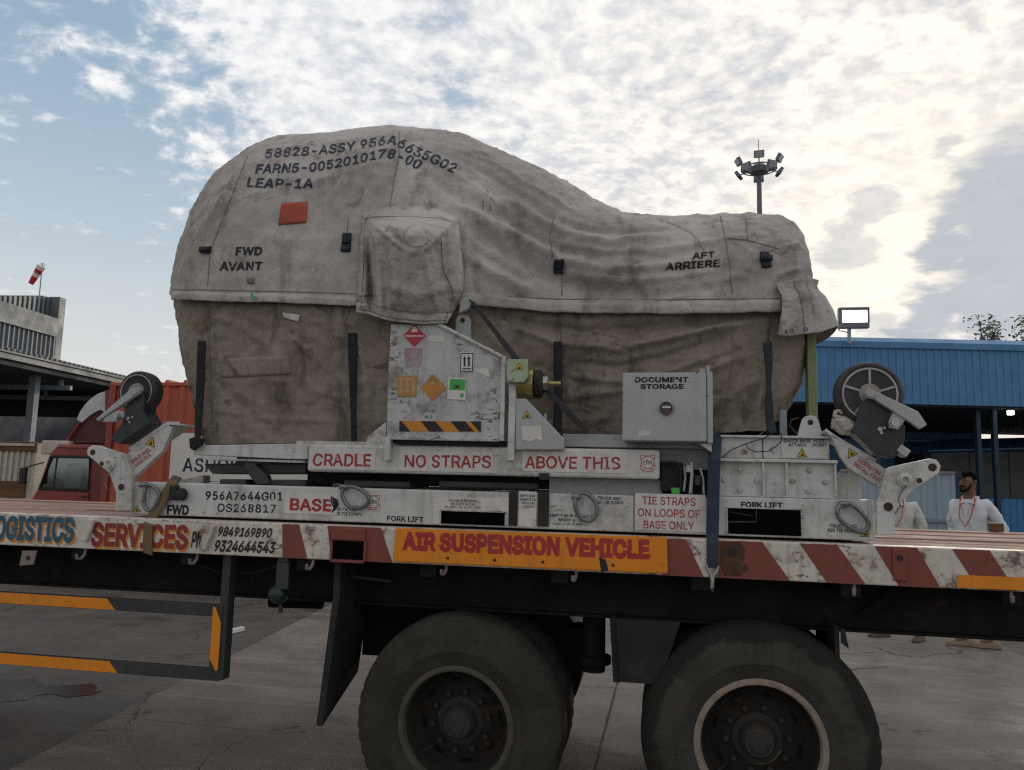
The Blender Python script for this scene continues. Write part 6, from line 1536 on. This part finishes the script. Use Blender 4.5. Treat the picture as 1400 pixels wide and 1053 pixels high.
t = lash('lashing_strap', 'tan webbing strap slanting over the FWD end of the stand base to the rail', [(243, 652, .30, 12), (237, 658, .082, 12), (222, 684, .078, 12.5), (207, 709, .070, 12.5), (202.5, 717, -.012, 12), (202, 758, -.012, 12)], m_ystrap, .35)
t = lash('lashing_strap', 'dark blue webbing strap running down beside the document box to a rail hook', [(979, 594, .145, 16), (978, 612, .120, 16), (976.5, 628, .072, 17), (975, 680, .06, 17), (974, 730, .03, 17), (974, 742, -.016, 16), (974, 776, -.018, 15)], m_bstrap, 0)
hk = [at(x, y, -.024) for x, y in ((966, 773), (967, 779), (972, 786), (973, 797), (973, 803))]; hk2 = [at(x, y, -.024) for x, y in ((982.5, 774), (981, 780), (976, 787), (974.5, 797), (974.5, 803))]
part('claw_hook', MB().tube(hk, .007, 8).tube(hk2, .007, 8).tube([hk[-1], at(974, 807, -.01), at(974, 803, .02)], .008, 8), m_steel, t, smooth=True)
t = thing('rag', 'crumpled off-white rag stuffed by the right caster wheel', 'rag', tuple(at(1155, 590, .1)))
mb = MB(); bmesh.ops.create_icosphere(mb.bm, subdivisions=4, radius=1.0)
c = at(1155, 582, .10)
for v in mb.bm.verts:
    p = v.co.copy(); k = 1+.35*noise.noise(p*1.6)+.22*noise.noise(p*4)+.08*noise.noise(p*9)
    v.co = c+Vector((p.x*.052*k+.012*p.z, p.y*.035*k, p.z*.040*k-.02*p.x))
part('cloth', mb, M('rag_cloth', (.45, .41, .37), .9, grime=.35, gs=12, bump=.2), t, smooth=True, angle=180)
part('tie_end', MB().tube([at(*p, .085) for p in ((1148, 572), (1141, 568), (1142, 563), (1148, 562), (1151, 566))], [.014, .012, .010, .009, .006], 8), bpy.data.materials['rag_cloth'], t, smooth=True)
# ================================================================== the two men
def skin_obj(name, verts, edges, mat, parent, sub=2, root=0):
    """one continuous surface grown from joints (position, radius x, radius y)"""
    me = bpy.data.meshes.new(name); me.from_pydata([v[0] for v in verts], edges, [])
    o = link(name, me, None, parent)
    sk = o.modifiers.new('skin', 'SKIN'); sk.use_smooth_shade = True
    ly = me.skin_vertices[0] if me.skin_vertices else None
    if ly is None:
        bpy.context.view_layer.objects.active = o
        me.attributes if False else None
    for i, v in enumerate(verts):
        me.skin_vertices[0].data[i].radius = (v[1], v[2] if len(v) > 2 else v[1])
    me.skin_vertices[0].data[root].use_root = True
    s = o.modifiers.new('sub', 'SUBSURF'); s.levels = sub; s.render_levels = sub
    bpy.context.view_layer.update()
    dg = bpy.context.evaluated_depsgraph_get(); ev = o.evaluated_get(dg); m2 = bpy.data.meshes.new_from_object(ev)
    o.modifiers.clear(); o.data = m2; m2.materials.clear(); m2.materials.append(mat); m2.shade_smooth()
    bpy.data.meshes.remove(me)
    return o
m_skin = M('skin', (.17, .088, .056), .5, 0, .08, 12, 0, bump=0)
m_hair = M('hair', (.007, .006, .006), .9, 0, .3, 30, 0, bump=.4, bs=60, spec=.05)
m_shirt = M('shirt_white', (.62, .64, .68), .8, 0, .04, 3, .1, (.4, .4, .42), 4, bump=.35, bs=14)
m_shirt2 = M('shirt_cream', (.56, .58, .54), .8, 0, .05, 3, .15, (.4, .4, .36), 4, bump=.35, bs=14)
m_trou = M('trousers_dark', (.045, .042, .045), .85, bump=.1)
m_lan = M('lanyard_red', (.50, .05, .035), .7, bump=0)
m_shoe = M('shoe_beige', (.22, .17, .115), .7, bump=.1); m_shoe2 = M('shoe_brown', (.09, .05, .03), .6, bump=.1)
def person(label, loc, H, facing, headturn, shirt, shoe, feet, armL, armR, beard):
    """stands facing -Y locally; feet are two (x, y, toe angle) ground spots; arms are elbow and wrist positions for a 1.75 m man"""
    k = H/1.75
    p = thing('person', label, 'person', loc, local=True); p.rotation_euler.z = facing; p.scale = (k, k, k)
    V = []; E = []
    def add(pos, rx, ry=None, to=None):
        V.append((Vector(pos), rx, ry or rx)); i = len(V)-1
        if to is not None: E.append((to, i))
        return i
    pel = add((0, 0, .93), .125, .10); sp = add((0, .01, 1.12), .12, .095, pel); ch = add((0, .0, 1.32), .135, .10, sp); nb = add((0, .01, 1.46), .062, .06, ch)
    nk = add((0, .0, 1.53), .052, .054, nb); jw = add((0, -.02, 1.60), .060, .072, nk); sk_ = add((0, -.005, 1.675), .072, .088, jw); tp = add((0, .005, 1.725), .050, .062, sk_)
    ns = None
    for s, (elb, wr) in ((-1, armR), (1, armL)):
        sh = add((s*.152, .01, 1.425), .055, .055, ch); e_ = add(elb, .042, .04, sh); w_ = add(wr, .027, .024, e_)
        d_ = (Vector(wr)-Vector(elb)).normalized(); pm = add(Vector(wr)+d_*.07, .036, .018, w_)
        side = d_.cross(Vector((0, 1, 0))).normalized() if abs(d_.y) < .9 else Vector((1, 0, 0))
        for q, ln in ((-.028, .07), (-.009, .082), (.010, .077), (.027, .060)):
            f1 = add(Vector(wr)+d_*(.10+ln*.45)+side*q+Vector((0, -.008, 0)), .0088, None, pm); add(Vector(wr)+d_*(.10+ln)+side*q*.9+Vector((0, -.022, 0)), .0078, None, f1)
        t1 = add(Vector(wr)+d_*.055+side*(-s*.042)+Vector((0, -.02, 0)), .011, None, pm); add(Vector(wr)+d_*.09+side*(-s*.048)+Vector((0, -.034, 0)), .0095, None, t1)
    ank = []
    for s, (fx, fy, ta) in zip((-1, 1), feet):
        hp = add((s*.09, 0, .86), .085, .085, pel); kn = add((s*.09*.4+fx*.6, fy*.5-.04, .48), .056, .058, hp); an = add((fx, fy, .09), .036, .038, kn)
        add((fx+math.sin(ta)*.10, fy-math.cos(ta)*.10, .045), .034, .028, an); ank.append((fx, fy, ta, hp, kn))
    body = skin_obj('body', V, E, m_skin, p, 2)
    # face and hair follow the head's turn
    ht = Matrix.Rotation(headturn, 4, 'Z')
    def hd(v): return ht @ Vector(v)+Vector((0, -.008, 1.655))
    part('nose', MB().prism([hd((-.016, -.083, -.030)), hd((.016, -.083, -.030)), hd((.006, -.088, .018)), hd((-.006, -.088, .018))], hd((0, -.020, -.006))-hd((0, 0, 0))), m_skin, p, bev=.006, smooth=True, angle=80)
    me = MB(); bmesh.ops.create_uvsphere(me.bm, u_segments=24, v_segments=16, radius=1)
    for v in me.bm.verts:
        q = v.co.copy(); n_ = noise.noise(q*3)*.05
        if q.z < -.05 and q.y < .1: q *= .86
        front = max(0, -q.y); z = q.z
        sm = lambda a, b, x: (lambda t: t*t*(3-2*t))(min(1, max(0, (x-a)/(b-a))))
        q *= 1-.30*sm(-.05, .30, front)*sm(.62, .30, z)-.12*sm(-.1, -.5, z)
        r = 1.0+n_
        v.co = hd((q.x*.080*r, q.y*.099*r+.006, z*.084*r+.035+.012*front*(z > .3)))
    part('hair', me, m_hair, p, smooth=True, angle=180)
    for s in (-1, 1):
        part('ear', MB().tube([hd((s*.075, .005, .015)), hd((s*.086, .012, .02)), hd((s*.086, .012, -.01)), hd((s*.077, .003, -.028))], .010, 8), m_skin, p, smooth=True)
        part('eye', MB().lathe(hd((s*.030, -.080, .018)), [(.0005, -.008), (.006, -.006), (.009, 0)], 10, tuple(ht @ Vector((0, 1, 0)))), m_hair, p)
        part('eyebrow', MB().tube([hd((s*.014, -.090, .036)), hd((s*.032, -.088, .042)), hd((s*.050, -.074, .036))], .005, 6), m_hair, p)
    part('moustache', MB().tube([hd((-.030, -.080, -.048)), hd((0, -.094, -.040)), hd((.030, -.080, -.048))], .007, 6), m_hair, p)
    part('mouth', MB().tube([hd((-.020, -.086, -.060)), hd((0, -.093, -.058)), hd((.020, -.086, -.060))], .005, 6), M('lips', (.09, .035, .03), .5, bump=0) if 'lips' not in bpy.data.materials else bpy.data.materials['lips'], p)
    if beard: part('beard', MB().tube([hd((-.068, -.028, -.015)), hd((-.060, -.048, -.060)), hd((-.032, -.078, -.088)), hd((0, -.086, -.096)), hd((.032, -.078, -.088)), hd((.060, -.048, -.060)), hd((.068, -.028, -.015))], [.005, .009, .012, .013, .012, .009, .005], 8), m_hair, p, smooth=True)
    # shirt with sleeves, collar, placket
    V, E = [], []
    hm = add((0, .0, .83), .165, .125); b1 = add((0, 0, .95), .16, .122, hm); b2 = add((0, .01, 1.14), .152, .118, b1); b3 = add((0, .0, 1.33), .165, .122, b2); b4 = add((0, .01, 1.43), .105, .085, b3)
    for s, (elb, wr) in ((-1, armR), (1, armL)):
        sh = add((s*.158, .01, 1.415), .072, .072, b3); m_ = add((Vector((s*.158, .01, 1.415))*.5+Vector(elb)*.5), .066, .063, sh); e_ = add(elb, .056, .054, m_); w_ = add(Vector(elb)*.08+Vector(wr)*.92, .040, .038, e_)
    so_ = skin_obj('shirt', V, E, shirt, p, 3)
    for v in so_.data.vertices:
        q = v.co; w_ = noise.noise(Vector((q.x*7+q.z*5, q.y*7, q.z*13-q.x*9)))*.010+(1-abs(noise.noise(Vector((q.x*9-q.z*8, q.y*8, q.z*10+q.x*6))))*2)*.008
        v.co = q+v.normal*w_
    for s in (-1, 1):
        part('collar', MB().prism([(s*.010, -.078, 1.445), (s*.060, -.055, 1.505), (s*.075, .03, 1.515), (s*.080, .03, 1.468), (s*.066, -.088, 1.432)], (s*.004, -.012, .004)), shirt, p, bev=.003)
        part('lanyard', MB().prism([(s*.066, -.05, 1.50), (s*.076, -.05, 1.49), (s*.062, -.140, 1.30), (s*.053, -.142, 1.30)], (0, -.006, .002)).prism([(s*.062, -.140, 1.30), (s*.053, -.142, 1.30), (s*.0, -.146, 1.20), (s*.006, -.145, 1.20)], (0, -.006, .001)), m_lan, p)
    part('placket', MB().prism([(-.014, -.123, 1.42), (.014, -.123, 1.42), (.014, -.126, .95), (-.014, -.126, .95)], (0, -.006, 0)), shirt, p, bev=.003)
    part('badge', MB().box(-.030, .030, -.152, -.147, 1.12, 1.20), M('badge_card', (.6, .6, .62), .4, bump=0) if 'badge_card' not in bpy.data.materials else bpy.data.materials['badge_card'], p)
    # trousers and shoes
    V, E = [], []
    tp_ = add((0, 0, .92), .138, .108)
    for s, (fx, fy, ta, hp, kn) in zip((-1, 1), ank):
        h_ = add((s*.09, 0, .82), .098, .098, tp_); k_ = add((s*.036+fx*.6, fy*.5-.035, .48), .076, .078, h_); add((fx, fy, .12), .058, .062, k_)
    skin_obj('trousers', V, E, m_trou, p, 2)
    for fx, fy, ta, *_ in ank:
        mb = MB(); R = []; dv = Vector((math.sin(ta), -math.cos(ta), 0)); sd = Vector((math.cos(ta), math.sin(ta), 0))
        for o_, w_, h_ in ((-.085, .020, .03), (-.075, .034, .055), (-.03, .038, .075), (.03, .040, .072), (.09, .046, .055), (.14, .042, .042), (.175, .028, .032), (.185, .012, .022)):
            c = Vector((fx, fy, 0))+dv*o_
            R.append([mb.bm.verts.new(c+sd*(w_*math.cos(a))+Vector((0, 0, .004+(h_*max(0, math.sin(a)) if math.sin(a) > 0 else 0)))) for a in [2*math.pi*i/12 for i in range(12)]])
        for A, B in zip(R, R[1:]): mb.skin(A, B)
        mb.bm.faces.new(R[0][::-1]); mb.bm.faces.new(R[-1])
        s_ = part('shoe', mb, shoe, p, smooth=True, angle=60)
    return p
g1 = atz(1336, 884)
person('man in white shirt with red lanyard, looking left beyond the deck', (g1.x, g1.y, GZ), 1.85, math.radians(-42), math.radians(-30), m_shirt, m_shoe,
       [(-.08, -.06, math.radians(-50)), (.12, .04, math.radians(-55))], ((.26, .10, 1.18), (.33, -.02, .95)), ((-.20, .06, 1.16), (-.17, -.06, .93)), True)
g2 = atz(1234, 873)
person('man in cream shirt half hidden behind the right caster arm', (g2.x, g2.y, GZ), 1.80, math.radians(-25), math.radians(-25), m_shirt2, m_shoe2,
       [(-.19, -.02, math.radians(-40)), (.17, .0, math.radians(-10))], ((.24, .05, 1.16), (.25, -.03, .92)), ((-.24, .05, 1.16), (-.24, -.04, .92)), False)
